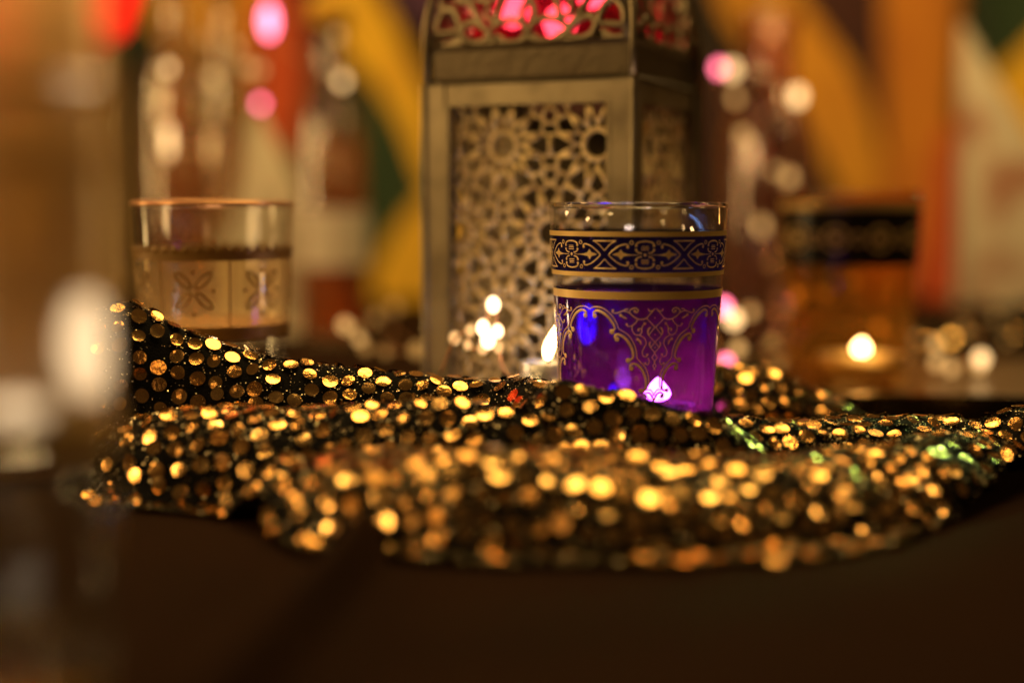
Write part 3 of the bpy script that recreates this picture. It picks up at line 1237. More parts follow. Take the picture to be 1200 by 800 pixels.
def cloth_z(x, y):
    x = np.asarray(x, float)
    y = np.asarray(y, float)
    z = hf(x, y)
    # wrinkles
    wx = x + 0.010 * (vnoise(x, y, 28, 3) - 0.5)
    wy = y + 0.016 * (vnoise(x, y, 22, 5) - 0.5)
    amp = sstep(0.003, 0.016, z)
    z = z + amp * (0.0012 * np.sin(wy * 2 * np.pi / 0.030 + wx * 40) + 0.0030 * (vnoise(x, y, 45, 1) - 0.5) + 0.0012 * (vnoise(x, y, 120, 2) - 0.5)) * (
        1 - 0.85 * sstep(.410, .425, y) * (1 - sstep(.44, .45, y)))
    z = np.maximum(z, 0.0012 + 0.0006 * vnoise(x, y, 80, 4))
    # the cloth runs flat under the purple glass
    rr = np.hypot(x - G.x, y - G.y)
    k = sstep(0.0236, 0.0300, rr)
    z = 0.0012 * (1 - k) + z * k
    return z


# outline of the cloth on the table, from the front foot round the back
outline = [(-.126, .430)] + [(x, y - 0.005) for x, y in FF[1:]] + [(.215, .46), (.205, .475), (.155, .482), (.150, .535), (.115, .553), (.075, .548), (.066, .505), (.064, .478), (.02, .4735),
                                                                   (.0, .470), (-.02, .468), (-.05, .464), (-.08, .459), (-.122, .457)]
OL = np.array([p[:2] for p in catmull(outline, 5, closed=True)])


def inside(x, y):
    x = np.asarray(x)
    y = np.asarray(y)
    c = np.zeros(x.shape, bool)
    n = len(OL)
    j = n - 1
    for i in range(n):
        xi, yi = OL[i]
        xj, yj = OL[j]
        cond = ((yi > y) != (yj > y)) & (x < (xj - xi) * (y - yi) / (yj - yi + 1e-15) + xi)
        c ^= cond
        j = i
    return c


seq = thing('sequin_cloth', (0, 0, 0), 'crumpled black cloth covered in round gold sequins round the purple glass', 'cloth')
gx = np.arange(-0.165, 0.262, 0.0016)
gy = np.arange(0.305, 0.562, 0.0016)
X, Y = np.meshgrid(gx, gy)
Z = cloth_z(X, Y)
IN = inside(X, Y)
idx = -np.ones(X.shape, int)
mb = MB()
vs, fs = [], []
ok = np.zeros(X.shape, bool)
cell = IN[:-1, :-1] & IN[1:, :-1] & IN[:-1, 1:] & IN[1:, 1:]
ok[:-1, :-1] |= cell; ok[1:, :-1] |= cell; ok[:-1, 1:] |= cell; ok[1:, 1:] |= cell
idx[ok] = np.arange(ok.sum())
vs = np.stack([X[ok], Y[ok], Z[ok]], 1)
jj, ii = np.nonzero(cell)
fs = np.stack([idx[jj, ii], idx[jj, ii + 1], idx[jj + 1, ii + 1], idx[jj + 1, ii]], 1)
mb.v = [tuple(v) for v in vs]
mb.f = [tuple(int(a) for a in f) for f in fs]
M['black_cloth'] = principled('black_net', (0.0030, 0.0022, 0.0014), 0.75, bump=(1500, 0.6, 0.0006), spec=0.08)
mb.build('fabric', M['black_cloth'], seq, True)

# sequins
def sequin_material(name, col, rough):
    m, nt, out = newmat(name)
    b = N(nt, 'ShaderNodeBsdfPrincipled')
    oi = N(nt, 'ShaderNodeObjectInfo')
    r = N(nt, 'ShaderNodeValToRGB')
    r.color_ramp.elements[0].color = (col[0] * 0.80, col[1] * 0.66, col[2] * 0.5, 1)
    r.color_ramp.elements[1].color = (*col, 1)
    nt.links.new(oi.outputs['Random'], r.inputs['Fac'])
    nt.links.new(r.outputs['Color'], b.inputs['Base Color'])
    b.inputs['Metallic'].default_value = 1
    b.inputs['Roughness'].default_value = rough
    g = N(nt, 'ShaderNodeNewGeometry')
    t = N(nt, 'ShaderNodeTexNoise')
    t.inputs['Scale'].default_value = 620
    t.inputs['Detail'].default_value = 3
    nt.links.new(g.outputs['Position'], t.inputs['Vector'])
    bp = N(nt, 'ShaderNodeBump')
    bp.inputs['Strength'].default_value = 0.35
    bp.inputs['Distance'].default_value = 0.0005
    nt.links.new(t.outputs['Fac'], bp.inputs['Height'])
    nt.links.new(bp.outputs['Normal'], b.inputs['Normal'])
    nt.links.new(b.outputs['BSDF'], out.inputs['Surface'])
    return m


M['sequin'] = sequin_material('gold_sequin', (0.97, 0.62, 0.24), 0.19)
SR = 0.00240


def sequin_local(n=16):
    vs = [(0, 0, 0.00005)]
    for rr, zz in ((0.6, 0.00006), (1.0, 0.00014)):
        for k in range(n):
            a = 2 * math.pi * k / n
            vs.append((SR * rr * math.cos(a), SR * rr * math.sin(a), zz))
    fs = [(0, 1 + k, 1 + (k + 1) % n) for k in range(n)]
    fs += [(1 + k, 1 + n + k, 1 + n + (k + 1) % n, 1 + (k + 1) % n) for k in range(n)]
    return vs, fs


sv, sf = sequin_local()
smb = MB()
smb.add(sv, sf)
sequin_me = smb.mesh('sequin', M['sequin'], True)


def surf_normal(zf, x, y, h=0.0009):
    zx = (zf(x + h, y) - zf(x - h, y)) / (2 * h)
    zyv = (zf(x, y + h) - zf(x, y - h)) / (2 * h)
    n = np.stack([-zx, -zyv, np.ones_like(zx)], -1)
    return n / np.linalg.norm(n, axis=-1, keepdims=True)


def scatter_sequins(zf, inside_f, x0, x1, y0, y1, sp, rot, tilt):
    """staggered rows, spaced along the surface"""
    out = []
    dc = sp * 0.866
    cx, cy = (x0 + x1) / 2, (y0 + y1) / 2
    half = 0.75 * max(x1 - x0, y1 - y0)
    cr, sr = math.cos(rot), math.sin(rot)
    k = 0
    c = -half
    while c < half:
        t = np.arange(-half, half, 0.0006)
        xx = cx + c * cr - t * sr
        yy = cy + c * sr + t * cr
        xx = xx + 0.002 * np.sin(yy * 60)
        zz = zf(xx, yy)
        ds = np.sqrt(np.diff(xx) ** 2 + np.diff(yy) ** 2 + np.diff(zz) ** 2)
        s = np.concatenate([[0], np.cumsum(ds)])
        tg = np.arange((k % 2) * sp / 2, s[-1], sp)
        ti = np.searchsorted(s, tg)
        ti = ti[ti < len(t)]
        out.append(np.stack([xx[ti], yy[ti]], 1))
        c += dc
        k += 1
    P = np.concatenate(out)
    m = inside_f(P[:, 0], P[:, 1]) & (P[:, 0] > x0) & (P[:, 0] < x1) & (P[:, 1] > y0) & (P[:, 1] < y1)
    P = P[m]
    P = P + rng.normal(0, 0.00022, P.shape)
    z = zf(P[:, 0], P[:, 1])
    n = surf_normal(zf, P[:, 0], P[:, 1])
    n = n + rng.normal(0, tilt, n.shape)
    n /= np.linalg.norm(n, axis=1, keepdims=True)
    pos = np.stack([P[:, 0], P[:, 1], z], 1) + n * 0.0007
    return pos, n


def place_sequins(pos, nrm, parent, limit, kill=None):
    v = np.array([0, 0, EYE]) - pos
    dist = np.linalg.norm(v, axis=1)
    size = np.abs((nrm * v).sum(1)) / dist / dist ** 2
    facing = (nrm * v).sum(1) / dist
    proj_x = 600 + pos[:, 0] / pos[:, 1] * FPX
    vis = (proj_x > -20) & (proj_x < 1220) & (facing > 0.08)
    order = np.argsort(-np.where(vis, size, 0))
    single = set(order[:limit].tolist())
    rest = MB()
    for i in range(len(pos)):
        if rng.random() < 0.05:
            continue
        sc = rng.uniform(0.86, 1.03)
        q = Vector(nrm[i]).to_track_quat('Z', 'Y') @ Matrix.Rotation(rng.uniform(0, 6.28), 3, 'Z').to_quaternion()
        mt = Matrix.Translation(Vector(pos[i])) @ q.to_matrix().to_4x4() @ Matrix.Diagonal((sc, sc * rng.uniform(0.9, 1), rng.uniform(-2.5, 3.5), 1))
        if i in single:
            o = bpy.data.objects.new('sequin', sequin_me)
            COL.objects.link(o)
            o.parent = parent
            o.matrix_local = mt
        else:
            rest.add([mt @ Vector(p) for p in sv], sf)
    if rest.v:
        tag(rest.build('sequins', M['sequin'], parent, True), kind='stuff')


pos, nrm = scatter_sequins(cloth_z, inside, -0.165, 0.26, 0.305, 0.56, 0.0061, R(24), 0.145)
rr = np.hypot(pos[:, 0] - G.x, pos[:, 1] - G.y)
keep = rr > 0.0275
place_sequins(pos[keep], nrm[keep], seq, 300)

# glitter thread between the sequins
M['glitter'] = principled('glitter_thread', (0.9, 0.72, 0.42), 0.35, 1.0)
n_gl = 60000
px_ = rng.uniform(-0.16, 0.25, n_gl)
py_ = rng.uniform(0.31, 0.56, n_gl)
m = inside(px_, py_) & (np.hypot(px_ - G.x, py_ - G.y) > 0.0265)
px_, py_ = px_[m], py_[m]
pz_ = cloth_z(px_, py_)
nn = surf_normal(cloth_z, px_, py_)
n2 = nn + rng.normal(0, 0.45, nn.shape)
n2 /= np.linalg.norm(n2, axis=1, keepdims=True)
mb = MB()
for i in range(len(px_)):
    p = Vector((px_[i], py_[i], pz_[i])) + Vector(nn[i]) * 0.00035
    a = Vector(n2[i]).orthogonal().normalized()
    b_ = Vector(n2[i]).cross(a)
    s = rng.uniform(0.00014, 0.00032)
    mb.add([p + a * s, p + b_ * s, p - a * s, p - b_ * s], [(0, 1, 2, 3)])
tag(mb.build('glitter', M['glitter'], seq), kind='stuff')

# =================================================================== ADDED VOTIVE AND HIGHLIGHTS before the lantern
VP = Vector((0.0118, 0.4665, 0.0012))  # invented holder for the blurred flame and highlights here
vt = thing('votive_holder', VP, 'small clear glass votive between purple glass and lantern', 'candle holder')
mb = MB()
mb.lathe([(0, 0), (0.0095, 0), (0.0100, 0.001), (0.0106, 0.028), (0.0098, 0.028), (0.0094, 0.0165), (0, 0.0160)], 48)
mb.build('body', M['clear'], vt, True)
tea_light((VP.x, VP.y, VP.z + 0.0168), 'lit white tea light in the small clear votive', cup_r=0.0090, cup_h=0.0135, flame_h=0.013, flame_r=0.0018, power=0.018,
          lean=0.004)


def glint_string(label, pts, beads, bead_r, mat, group='fairy light strings', wire_r=0.0004, pink=None):  # glowing dots on a wire, added in place of unfocused highlights
    t = thing('fairy_lights', pts[0], label, 'fairy lights', group)
    o0 = Vector(pts[0])
    mb = MB()
    mb.tube([Vector(p) - o0 for p in pts], wire_r, 6)
    mb.build('wire', M['wire'], t, True)
    for b_ in beads:
        p, r = Vector(b_[0]) - o0, b_[1] if len(b_) > 1 else bead_r
        mm = b_[2] if len(b_) > 2 else mat
        st = b_[3] if len(b_) > 3 else 1.25
        bb = MB()
        bb.lathe([(r * math.sin(a_ * math.pi / 10) if 0 < a_ < 10 else 0, -r * st * math.cos(a_ * math.pi / 10)) for a_ in range(11)], 20)
        bb.build('bulb', mm, t, True, loc=p)
    return t


M['bulb'] = emission('warm_bulb', (1.0, 0.66, 0.34), 5.0)
M['bulb_dim'] = emission('warm_bulb_dim', (1.0, 0.52, 0.18), 1.3)
fb = []
for (px, py, d, r, mk) in ((578, 357, 0.4720, .0023, 'bulb'), (566, 384, 0.4700, .0022, 'bulb'), (572, 398, 0.4690, .0025, 'bulb'), (583, 388, 0.4710, .0019, 'bulb'),
                           (551, 387, 0.4740, .0017, 'bulb_dim'), (533, 396, 0.4780, .0019, 'bulb_dim'), (548, 404, 0.4740, .0014, 'bulb_dim'), (566, 408, 0.4700, .0018, 'bulb_dim'),
                           (584, 407, 0.4690, .0017, 'bulb_dim')):
    fb.append((at(px, py, d), r, M[mk]))
M['blue_led'] = emission('blue_led', (0.22, 0.45, 1.0), 34)  # blue glow added behind the purple glass for its blue patch
fb.append((at(688, 380, .4722), .0030, M['blue_led'], 2.2))
fb.append((at(719, 458, .4722), .0013, M['blue_led'], 1.6))
wire = [at(515, 440, .475), at(533, 397, .4725), at(551, 388, .4745), at(548, 405, .4745), at(566, 409, .4745), at(566, 385, .4745), at(578, 358, .4765), at(583, 389, .4755),
        at(572, 399, .4735), at(584, 408, .4735), at(596, 440, .470), at(660, 450, .4725), at(687, 392, .4735), at(719, 460, .4735)]
glint_string('tangle of tiny warm fairy lights at the foot of the lantern', [tuple(p) for p in catmull([tuple(p) for p in wire], 4)], fb, 0.002, M['bulb'])

# =================================================================== TALL RIBBED GLASS, near left
HD = 0.238
HP = Vector((at(22, 400, HD).x, HD, 0.0015))
hg = thing('ribbed_glass', HP, 'tall hazy ribbed glass with gold rings at the near left edge', 'glass')
HR = 0.0146
def haze_glass(name):
    m, nt, out = newmat(name)
    rf_ = N(nt, 'ShaderNodeBsdfRefraction')
    rf_.inputs['Color'].default_value = (1.0, 0.90, 0.74, 1)
    rf_.inputs['Roughness'].default_value = 0.28
    rf_.inputs['IOR'].default_value = 1.30
    tr = N(nt, 'ShaderNodeBsdfTransparent')
    tr.inputs['Color'].default_value = (1.0, 0.92, 0.78, 1)
    df = N(nt, 'ShaderNodeBsdfTranslucent')
    df.inputs['Color'].default_value = (0.80, 0.50, 0.20, 1)
    d2 = N(nt, 'ShaderNodeBsdfDiffuse')
    d2.inputs['Color'].default_value = (0.80, 0.52, 0.22, 1)
    gl = N(nt, 'ShaderNodeBsdfGlossy')
    gl.inputs['Roughness'].default_value = 0.12
    a = N(nt, 'ShaderNodeMixShader'); a.inputs[0].default_value = 0.08
    nt.links.new(rf_.outputs[0], a.inputs[1]); nt.links.new(tr.outputs[0], a.inputs[2])
    b = N(nt, 'ShaderNodeMixShader'); b.inputs[0].default_value = 0.5
    nt.links.new(df.outputs[0], b.inputs[1]); nt.links.new(d2.outputs[0], b.inputs[2])
    c = N(nt, 'ShaderNodeMixShader'); c.inputs[0].default_value = 0.30
    nt.links.new(a.outputs[0], c.inputs[1]); nt.links.new(b.outputs[0], c.inputs[2])
    d = N(nt, 'ShaderNodeMixShader'); d.inputs[0].default_value = 0.10
    nt.links.new(c.outputs[0], d.inputs[1]); nt.links.new(gl.outputs[0], d.inputs[2])
    nt.links.new(d.outputs[0], out.inputs['Surface'])
    return m


M['haze'] = haze_glass('hazy_ribbed_glass')
hz = lambda py: at(46, py, HD - HR).z - HP.z
zb0 = hz(500)
mb = MB()
prof = []
nr = 150
for k in range(nr + 1):
    z = zb0 + (0.150 - zb0) * k / nr
    prof.append((HR + 0.00022 * math.sin(k * 2.1) + 0.00012 * math.sin(k * 0.77), z))
mb.lathe(prof, 72)
mb.build('body', M['haze'], hg, True)
mb = MB()
mb.lathe([(0, 0), (HR - 0.001, 0), (HR, 0.001), (HR, zb0), (HR - 0.002, zb0), (HR - 0.002, 0.010), (0, 0.009)], 72)
mb.build('foot', M['clear'], hg, True)
for py, hgt in ((101, .0012), (152, .0004), (176, .0004), (187, .0005), (203, .0005), (340, .0006), (502, .0016), (518, .0008), (532, .0006)):
    zc_ = hz(py)
    if zc_ < 0.001:
        continue
    mb = MB()
    mb.lathe([(HR + 0.0003, zc_ - hgt), (HR + 0.0008, zc_), (HR + 0.0003, zc_ + hgt)], 72)
    mb.build('gold_ring', M['gold_bright'], hg, True)
M['soft_bulb'] = emission('frosted_bulb', (1.0, 0.76, 0.50), 2.0)  # pale glowing shapes added for the blurred highlights in this glass
fb = [(at(92, 405, HD), 0.0040, M['soft_bulb'], 2.2), (at(20, 490, HD), 0.0044, M['soft_bulb'], 1.0), (at(70, 102, HD), 0.0018, M['soft_bulb'], 1.0), (at(95, 100, HD), 0.0018, M['soft_bulb'], 1.0)]
wr = [at(92, 370, HD), at(85, 250, HD + .003), at(95, 104, HD), at(70, 106, HD), at(40, 330, HD + .003), at(20, 470, HD)]
glint_string('frosted bulbs on a wire inside the hazy ribbed glass', [tuple(p) for p in catmull([tuple(p) for p in wr], 4)], fb, 0.004, M['soft_bulb'])

l = bpy.data.lights.new('bulb_glow', 'POINT')  # unseen light added to brighten the hazy glass
l.energy = 0.12
l.color = (1, 0.66, 0.28)
l.shadow_soft_size = 0.008
o = bpy.data.objects.new('bulb_glow', l)
COL.objects.link(o)
o.location = (HP.x, HP.y, 0.143)

# =================================================================== BACKGROUND GLASSWARE
def bottle(px, dist, width_px, top_py, label, glass, liquid=None, fill=0.6, lab=None, neck=0.35, cap=None, group='bottles behind'):
    rad = width_px / 2 * dist / FPX
    x = (px - 600) / FPX * dist * 1.0
    h = at(px, top_py, dist).z
    t = thing('bottle', (x, dist, 0.001), label, 'bottle', group)
    mb = MB()
    prof = [(0, 0), (rad * 0.94, 0), (rad, 0.004), (rad, h * 0.60), (rad * 0.93, h * 0.66), (rad * neck * 1.1, h * 0.78), (rad * neck, h * 0.82), (rad * neck, h * 0.97),
            (rad * neck * 1.15, h * 0.975), (rad * neck * 1.15, h)]
    inner = [(max(r - 0.0016, 0), z + (0.004 if z < 0.01 else 0)) for r, z in prof[::-1]]
    mb.lathe(prof + inner, 48)
    mb.build('body', glass, t, True)
    if liquid:
        mb = MB()
        hh = h * fill
        mb.lathe([(0, 0.006), (rad - 0.0026, 0.006), (rad - 0.0026, min(hh, h * 0.60)), (0, min(hh, h * 0.60) + 0.0002)], 40)
        mb.build('liquid', liquid, t, True)
    if lab:
        z0, z1 = at(px, lab[1], dist).z - 0.001, at(px, lab[0], dist).z - 0.001
        mb = MB()
        n = 40
        vs = []
        for z in (z0, z1):
            for k in range(n + 1):
                a = -math.pi / 2 + (k / n - 0.5) * 5.0
                vs.append(((rad + 0.0004) * math.cos(a), (rad + 0.0004) * math.sin(a), z))
        mb.add(vs, [(k, k + 1, n + 2 + k, n + 1 + k) for k in range(n)])
        mb.build('label', lab[2], t, True)
    if cap:
        mb = MB()
        mb.lathe([(0, h + 0.002), (rad * neck * 1.1, h + 0.002), (rad * neck * 1.25, h), (rad * neck * 1.25, h * 0.93), (rad * neck * 1.17, h * 0.93)], 32)
        mb.build('cap', cap, t, True)
    return t


M['bg_glass'] = thin_glass('bottle_glass', tint=(0.95, 0.92, 0.84), lo=0.12, hi=0.9, rough=0.14, cloud=0.05, cloud_col=(0.8, 0.6, 0.35), translucent=0.4)
M['pinkish'] = thin_glass('rose_glass', tint=(0.95, 0.80, 0.74), lo=0.10, hi=0.9, rough=0.12, cloud=0.06, cloud_col=(0.62, 0.36, 0.26), translucent=0.5)
M['orange_drink'] = thin_glass('orange_drink', tint=(0.95, 0.45, 0.06), cloud=0.3, cloud_col=(0.85, 0.33, 0.02), translucent=0.5, streak=False)
M['amber_drink'] = thin_glass('amber_drink', tint=(0.9, 0.55, 0.15), cloud=0.3, cloud_col=(0.7, 0.38, 0.08), translucent=0.5, streak=False)
M['label_paper'] = principled('cream_paper', (0.70, 0.62, 0.48), 0.8, noise=(60, (0.62, 0.52, 0.38), 0.4, 0.7))
bottle(390, 0.86, 82, 5, 'bottle of orange drink with cream label left of the lantern', M['bg_glass'], M['orange_drink'], 0.6, (245, 312, M['label_paper']), 0.45,
       TC['yellow'])
bottle(212, 0.84, 84, -60, 'clear bottle of amber drink behind the pale frosted glass', M['bg_glass'], M['amber_drink'], 0.55, None, 0.4, M['brass'])
bottle(266, 0.92, 44, -40, 'slender clear bottle between the amber and orange bottles', M['bg_glass'], M['amber_drink'], 0.58, None, 0.5, M['brass'])
bottle(898, 0.80, 112, 20, 'rose tinted glass bottle wound with fairy lights right of the lantern', M['pinkish'], None, 0, None, 0.55, None)

# glass with dark band on the tray
BD = 0.60
BG = Vector(((995 - 600) / FPX * BD, BD, 0.0075))


def brr(z):
    return 0.0255 + (0.0290 - 0.0255) * z / 0.082


bg = thing('tea_glass', BG, 'blurred amber tea glass with wide black band on the dark tray', 'glass')
mb = MB()
mb.lathe([(0, 0), (0.0245, 0), (0.0255, 0.001), (brr(0.04), 0.04), (0.029, 0.080), (0.0285, 0.081), (0.0275, 0.080), (brr(0.04) - 0.0014, 0.04), (0.0240, 0.006), (0, 0.0055)], 64)
mb.build('body', thin_glass('amber_tea_glass', tint=(0.92, 0.76, 0.48), cloud=0.035, cloud_col=(0.85, 0.46, 0.08), translucent=0.7), bg, True)
M['black_enamel'] = principled('black_enamel', (0.012, 0.009, 0.006), 0.25)
bzz = lambda py: at(995, py, BD - 0.028).z - BG.z
mb = MB()
band(mb, bzz(312), bzz(246), 0.0002, brr)
mb.build('black_band', M['black_enamel'], bg, True)
mb = MB()
band(mb, bzz(246), bzz(236), 0.0003, brr)
mb.build('gold_line', M['gold_bright'], bg, True)
mb = MB()
for k in range(10):
    ph = k * 2 * math.pi / 10 + 0.2
    zc2 = bzz(280)
    ringline(mb, ph, zc2, 0.0048, 0.0010, 0.0004, brr)
    ringline(mb, ph + math.pi / 10, zc2, 0.0024, 0.0009, 0.0004, brr)
    blob(mb, ph, zc2, 0.0022, 0.0004, brr)
mb.build('gold_frieze', M['gold_bright'], bg)
tea_light((BG.x + 0.006, BG.y, BG.z + 0.0062), 'lit tea light inside the blurred amber glass', cup_r=0.0185, cup_h=0.006, flame_h=0.006, flame_r=0.0030, power=0.045,
          flame_mat=emission('far_flame', (1.0, 0.78, 0.6), 40))

# tray
tr_ = thing('tray', (0.235, 0.635, 0.0012), 'low dark lacquer tray under the blurred amber glass', 'tray', rz=R(-4))
M['lacquer'] = principled('dark_lacquer', (0.012, 0.008, 0.005), 0.22, coat=0.3)
M['lacquer_floor'] = principled('brown_lacquer', (0.10, 0.055, 0.022), 0.30, noise=(25, (0.06, 0.032, 0.014), 0.4, 0.7))
mb = MB()
mb.box((0, 0, 0.002), (0.300, 0.200, 0.004))
mb.build('tray_floor', M['lacquer_floor'], tr_)
mb = MB()
mb.box((0, -0.1025, 0.005), (0.310, 0.005, 0.010))
mb.box((0, 0.1025, 0.005), (0.310, 0.005, 0.010))
mb.box((-0.1525, 0, 0.005), (0.005, 0.200, 0.010))
mb.box((0.1525, 0, 0.005), (0.005, 0.200, 0.010))
mb.build('tray_rim', M['lacquer'], tr_)

# napkins
def napkin(pts, label, mat):
    """folded stiff napkin: a hollow three-sided tent with thickness; pts = apex, near left, near right, back"""
    A, L_, R_, B_ = [Vector(p) for p in pts]
    t = thing('napkin', L_, label, 'napkin', 'folded napkins standing behind')
    def panel(name, a, b_, c, bow):
        mb = MB()
        n = 10
        nor = (b_ - a).cross(c - a).normalized()
        rows = []
        for off in (0, 0.0016):
            for i in range(n + 1):
                u = i / n
                for j in range(n + 1):
                    v = j / n
                    p = a + (b_ - a) * (u * (1 - v)) + (c - a) * (u * v)
                    p = p + nor * (bow * math.sin(math.pi * u) * math.sin(math.pi * v) + off) - L_
                    rows.append(p)
        f = []
        m_ = (n + 1) * (n + 1)
        for o_ in (0, m_):
            for i in range(n):
                for j in range(n):
                    k = o_ + i * (n + 1) + j
                    f.append((k, k + 1, k + n + 2, k + n + 1))
        for i in range(n):
            for j0 in (0, n):
                k = i * (n + 1) + j0
                f.append((k, k + n + 1, k + n + 1 + m_, k + m_))
            k = n * (n + 1) + i
            f.append((k, k + 1, k + 1 + m_, k + m_))
        mb.add(rows, f)
        mb.build(name, mat, t, True)
    panel('front_fold', A, L_, R_, 0.006)
    panel('side_fold', A, B_, L_, 0.004)
    panel('back_fold', A, R_, B_, 0.004)


def on_t(px, d):
    return Vector(((px - 600) / FPX * d, d, 0.0015))


M['napkin_white'] = principled('cream_napkin', (0.60, 0.52, 0.38), 0.85, bump=(700, 0.2, 0.0006))
M['napkin_print'] = principled('printed_napkin', (0.74, 0.64, 0.48), 0.85, noise=(26, (0.45, 0.20, 0.12), 0.50, 0.62), bump=(700, 0.2, 0.0006))
a_ = at(1128, 28, 0.93)
napkin([a_, on_t(1122, 0.915), on_t(1345, 0.905), on_t(1190, 0.98)], 'tall folded cream napkin with rusty flower print at the right', M['napkin_print'])
a_ = at(302, 128, 0.93)
napkin([a_, on_t(180, 0.905), on_t(432, 0.90), on_t(320, 0.99)], 'folded cream napkin behind the pale glass and orange bottle', M['napkin_white'])

# red goblet upper left
RD = 0.62
rg = thing('goblet', (at(70, 0, RD).x, RD, 0.001), 'red glass goblet glowing at the top left corner', 'goblet')
M['red_glass'] = thin_glass('red_glass', tint=(0.95, 0.22, 0.18), cloud=0.5, cloud_col=(0.95, 0.22, 0.16), translucent=0.7, hi=0.5)
zb = at(70, 72, RD).z
mb = MB()
mb.lathe([(0, zb), (0.018, zb + 0.001), (0.030, zb + 0.010), (0.036, zb + 0.028), (0.036, zb + 0.06), (0.0345, zb + 0.06), (0.0345, zb + 0.028), (0.0285, zb + 0.011),
          (0.017, zb + 0.003), (0, zb + 0.0022)], 48)
mb.build('bowl', M['red_glass'], rg, True)
mb = MB()
mb.lathe([(0, 0), (0.028, 0), (0.028, 0.0015), (0.010, 0.004), (0.004, 0.012), (0.0035, zb - 0.02), (0.008, zb - 0.004), (0.008, zb), (0, zb)], 32)
mb.build('stem', M['bg_glass'], rg, True)
tea_light((rg.location.x, RD, zb + 0.0045), 'tea light burning in the red goblet', cup_r=0.016, power=0.10, color=(1, 0.5, 0.3))

# glowing dots added for the blurred highlights on the far glassware
fb = []
M['pink_led'] = emission('pink_led', (1.0, 0.16, 0.26), 7)  # pink glow added for the pink highlights
M['bulb_far'] = emission('far_warm_bulb', (1.0, 0.60, 0.24), 2.9)
M['bulb_far_faint'] = emission('far_warm_bulb_faint', (1.0, 0.48, 0.11), 0.50)
M['bulb_far_dim'] = emission('far_warm_bulb_dim', (1.0, 0.53, 0.16), 1.25)
for (px, py, d, r, mk, st) in ((276, 55, .80, .0022, 'bulb_far_dim', 1.2), (291, 80, .80, .0026, 'bulb_far_dim', 1.2), (304, 82, .81, .0022, 'bulb_far_dim', 1.2), (197, 80, .76, .0022, 'bulb_far', 1.2),
                               (247, 91, .80, .0023, 'bulb_far_dim', 1.2), (260, 21, .80, .0020, 'bulb_far_dim', 1.2), (401, 95, .81, .0026, 'bulb_far', 1.2), (395, 42, .81, .0024, 'bulb_far_dim', 1.2),
                               (315, 25, .78, .0040, 'pink_led', 2.2), (305, 122, .80, .0020, 'pink_led', 1.3), (240, 45, .80, .0016, 'bulb_far_dim', 1.2),
                               (197, 165, .78, .0022, 'bulb_far', 4.0), (246, 172, .785, .0018, 'bulb_far_dim', 5.0)):
    fb.append((at(px, py, d), r, M[mk], st))
wr = [tuple(b_[0] + Vector((0, 0.003, 0))) for b_ in fb]
glint_string('string of warm and pink fairy lights among the bottles at left', [tuple(p) for p in catmull(wr, 4)], fb, 0.002, M['bulb'])
fb = []
for (px, py, d, r, mk, st) in ((858, 82, .755, .0032, 'bulb_far', 1.3), (862, 115, .755, .0024, 'bulb_far_dim', 1.2), (871, 158, .755, .0025, 'bulb_far_dim', 1.2), (935, 113, .755, .0034, 'bulb_far', 1.4),
                               (925, 208, .755, .0030, 'bulb_far_dim', 1.2), (908, 200, .757, .0020, 'bulb_far_dim', 1.2), (843, 80, .757, .0025, 'pink_led', 1.2), (893, 265, .757, .0026, 'bulb_far_dim', 1.6)):
    fb.append((at(px, py, d), r, M[mk], st))
wr = [tuple(b_[0] + Vector((0, 0.004, 0))) for b_ in fb]
glint_string('string of fairy lights round the rose bottle right of the lantern', [tuple(p) for p in catmull(wr, 4)], fb, 0.002, M['bulb'])
fb = []
for (px, py, d, r, mk, st) in ((860, 374, .62, .0034, 'bulb_far', 1.1), (880, 365, .66, .0024, 'bulb_far_dim', 1.1), (865, 408, .62, .0026, 'bulb_far_dim', 1.1), (851, 424, .60, .0024, 'pink_led', 1.1), (848, 360, .63, .0030, 'pink_led', 1.1),
                               (1097, 403, .64, .0024, 'bulb_far_dim', 1.1), (1098, 425, .64, .0026, 'bulb_far_dim', 1.1), (1115, 431, .64, .0024, 'bulb_far_dim', 1.1), (1150, 420, .64, .0030, 'bulb_far', 1.1), (1148, 428, .645, .0026, 'bulb_far_dim', 1.1),
                               (1060, 420, .66, .0018, 'bulb_far_dim', 1.1), (1030, 384, .665, .0024, 'bulb_far_dim', 1.1), (967, 344, .665, .0026, 'bulb_far_faint', 1.1), (934, 346, .665, .0022, 'bulb_far_dim', 1.5),
                               (963, 300, .665, .0018, 'bulb_far_faint', 1.6), (1180, 398, .74, .0020, 'bulb_far_faint', 1.1), (1168, 372, .76, .0022, 'bulb_far_faint', 1.1), (1075, 396, .72, .0018, 'bulb_far_faint', 1.1),
                               (1130, 388, .75, .0024, 'bulb_far_faint', 1.1), (1192, 430, .70, .0016, 'pink_led', 1.1), (1088, 452, .62, .0018, 'bulb_far_faint', 1.1), (1055, 440, .62, .0022, 'bulb_far_faint', 1.1),
                               (1020, 462, .60, .0016, 'bulb_far_faint', 1.1), (985, 455, .60, .0018, 'bulb_far_faint', 1.1), (905, 400, .62, .0022, 'bulb_far_faint', 1.1), (915, 425, .60, .0016, 'bulb_far_faint', 1.1), (1000, 330, .665, .0024, 'bulb_far_faint', 1.1)):
    fb.append((at(px, py, d), r, M[mk], st))
wr = [tuple(b_[0] + Vector((0, 0.004, 0))) for b_ in fb]
glint_string('string of fairy lights low behind the tray', [tuple(p) for p in catmull(wr, 4)], fb, 0.002, M['bulb'])

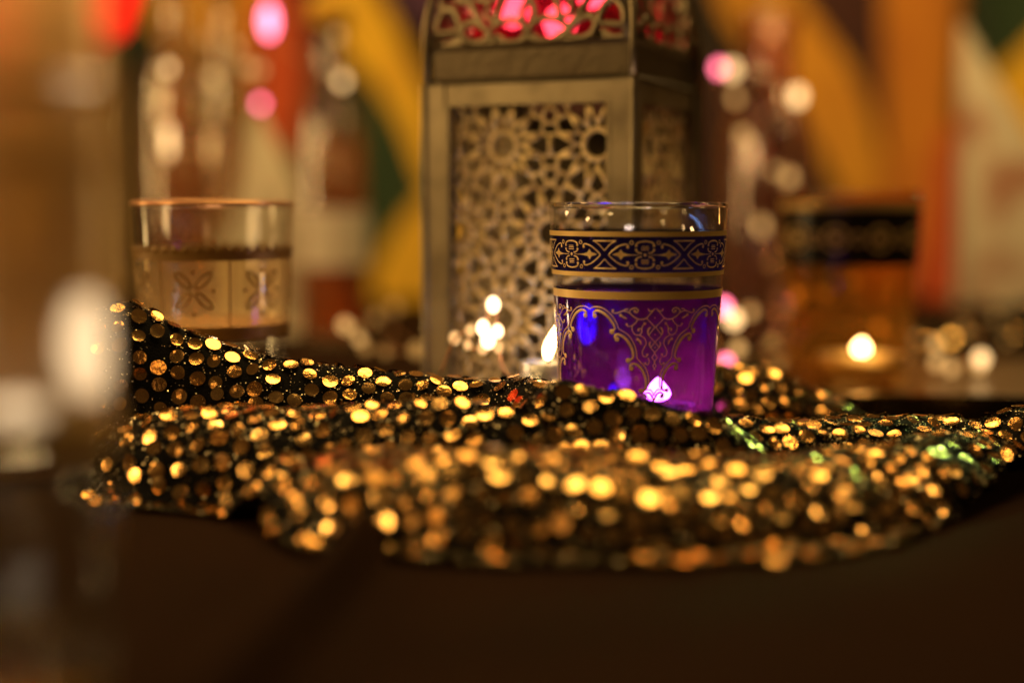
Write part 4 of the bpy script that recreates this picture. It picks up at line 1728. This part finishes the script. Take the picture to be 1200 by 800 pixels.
fb = []
for (px, py, d, r, mk) in ((404, 381, .64, .0027, 'bulb_far_dim'), (416, 386, .65, .0020, 'bulb_far_faint'), (421, 397, .63, .0020, 'bulb_far_dim'), (428, 408, .62, .0022, 'bulb_far_faint'), (488, 410, .60, .0030, 'bulb_far_faint'),
                           (440, 372, .70, .0024, 'bulb_far_faint'), (462, 360, .74, .0026, 'bulb_far_faint'), (452, 412, .62, .0020, 'bulb_far_faint')):
    fb.append((at(px, py, d), r, M[mk], 1.1))
wr = [tuple(b_[0] + Vector((0, 0.004, 0))) for b_ in fb]
glint_string('short string of dim amber fairy lights left of the lantern foot', [tuple(p) for p in catmull(wr, 4)], fb, 0.002, M['bulb'])

# second sequinned cloth, far right and far left
def heap_cloth(name_label, x0, x1, y0, y1, hgt, limit, seed):
    def zf(x, y):
        x = np.asarray(x, float)
        y = np.asarray(y, float)
        u = (x - x0) / (x1 - x0)
        v = (y - y0) / (y1 - y0)
        e = sstep(0, .18, u) * sstep(0, .18, 1 - u) * sstep(0, .25, v) * sstep(0, .25, 1 - v)
        return 0.0014 + e * hgt * (0.35 + 0.9 * vnoise(x, y, 22, seed) * vnoise(x, y, 13, seed + 1) + 0.18 * vnoise(x, y, 55, seed + 2))
    t = thing('sequin_cloth', (0, 0, 0), name_label, 'cloth')
    gx = np.arange(x0, x1, 0.004)
    gy = np.arange(y0, y1, 0.004)
    X, Y = np.meshgrid(gx, gy)
    Zz = zf(X, Y)
    mb = MB()
    n = len(gx)
    mb.v = [tuple(p) for p in np.stack([X.ravel(), Y.ravel(), Zz.ravel()], 1)]
    mb.f = [(j * n + i, j * n + i + 1, (j + 1) * n + i + 1, (j + 1) * n + i) for j in range(len(gy) - 1) for i in range(n - 1)]
    mb.build('fabric', M['black_cloth'], t, True)
    p, nn = scatter_sequins(zf, lambda a, b: np.ones(a.shape, bool), x0 + .004, x1 - .004, y0 + .004, y1 - .004, 0.0125, R(30), 0.25)
    place_sequins(p, nn, t, limit)


heap_cloth('dark sequinned cloth lying far behind the tray at right', 0.20, 0.50, 0.76, 0.895, 0.030, 220, 11)
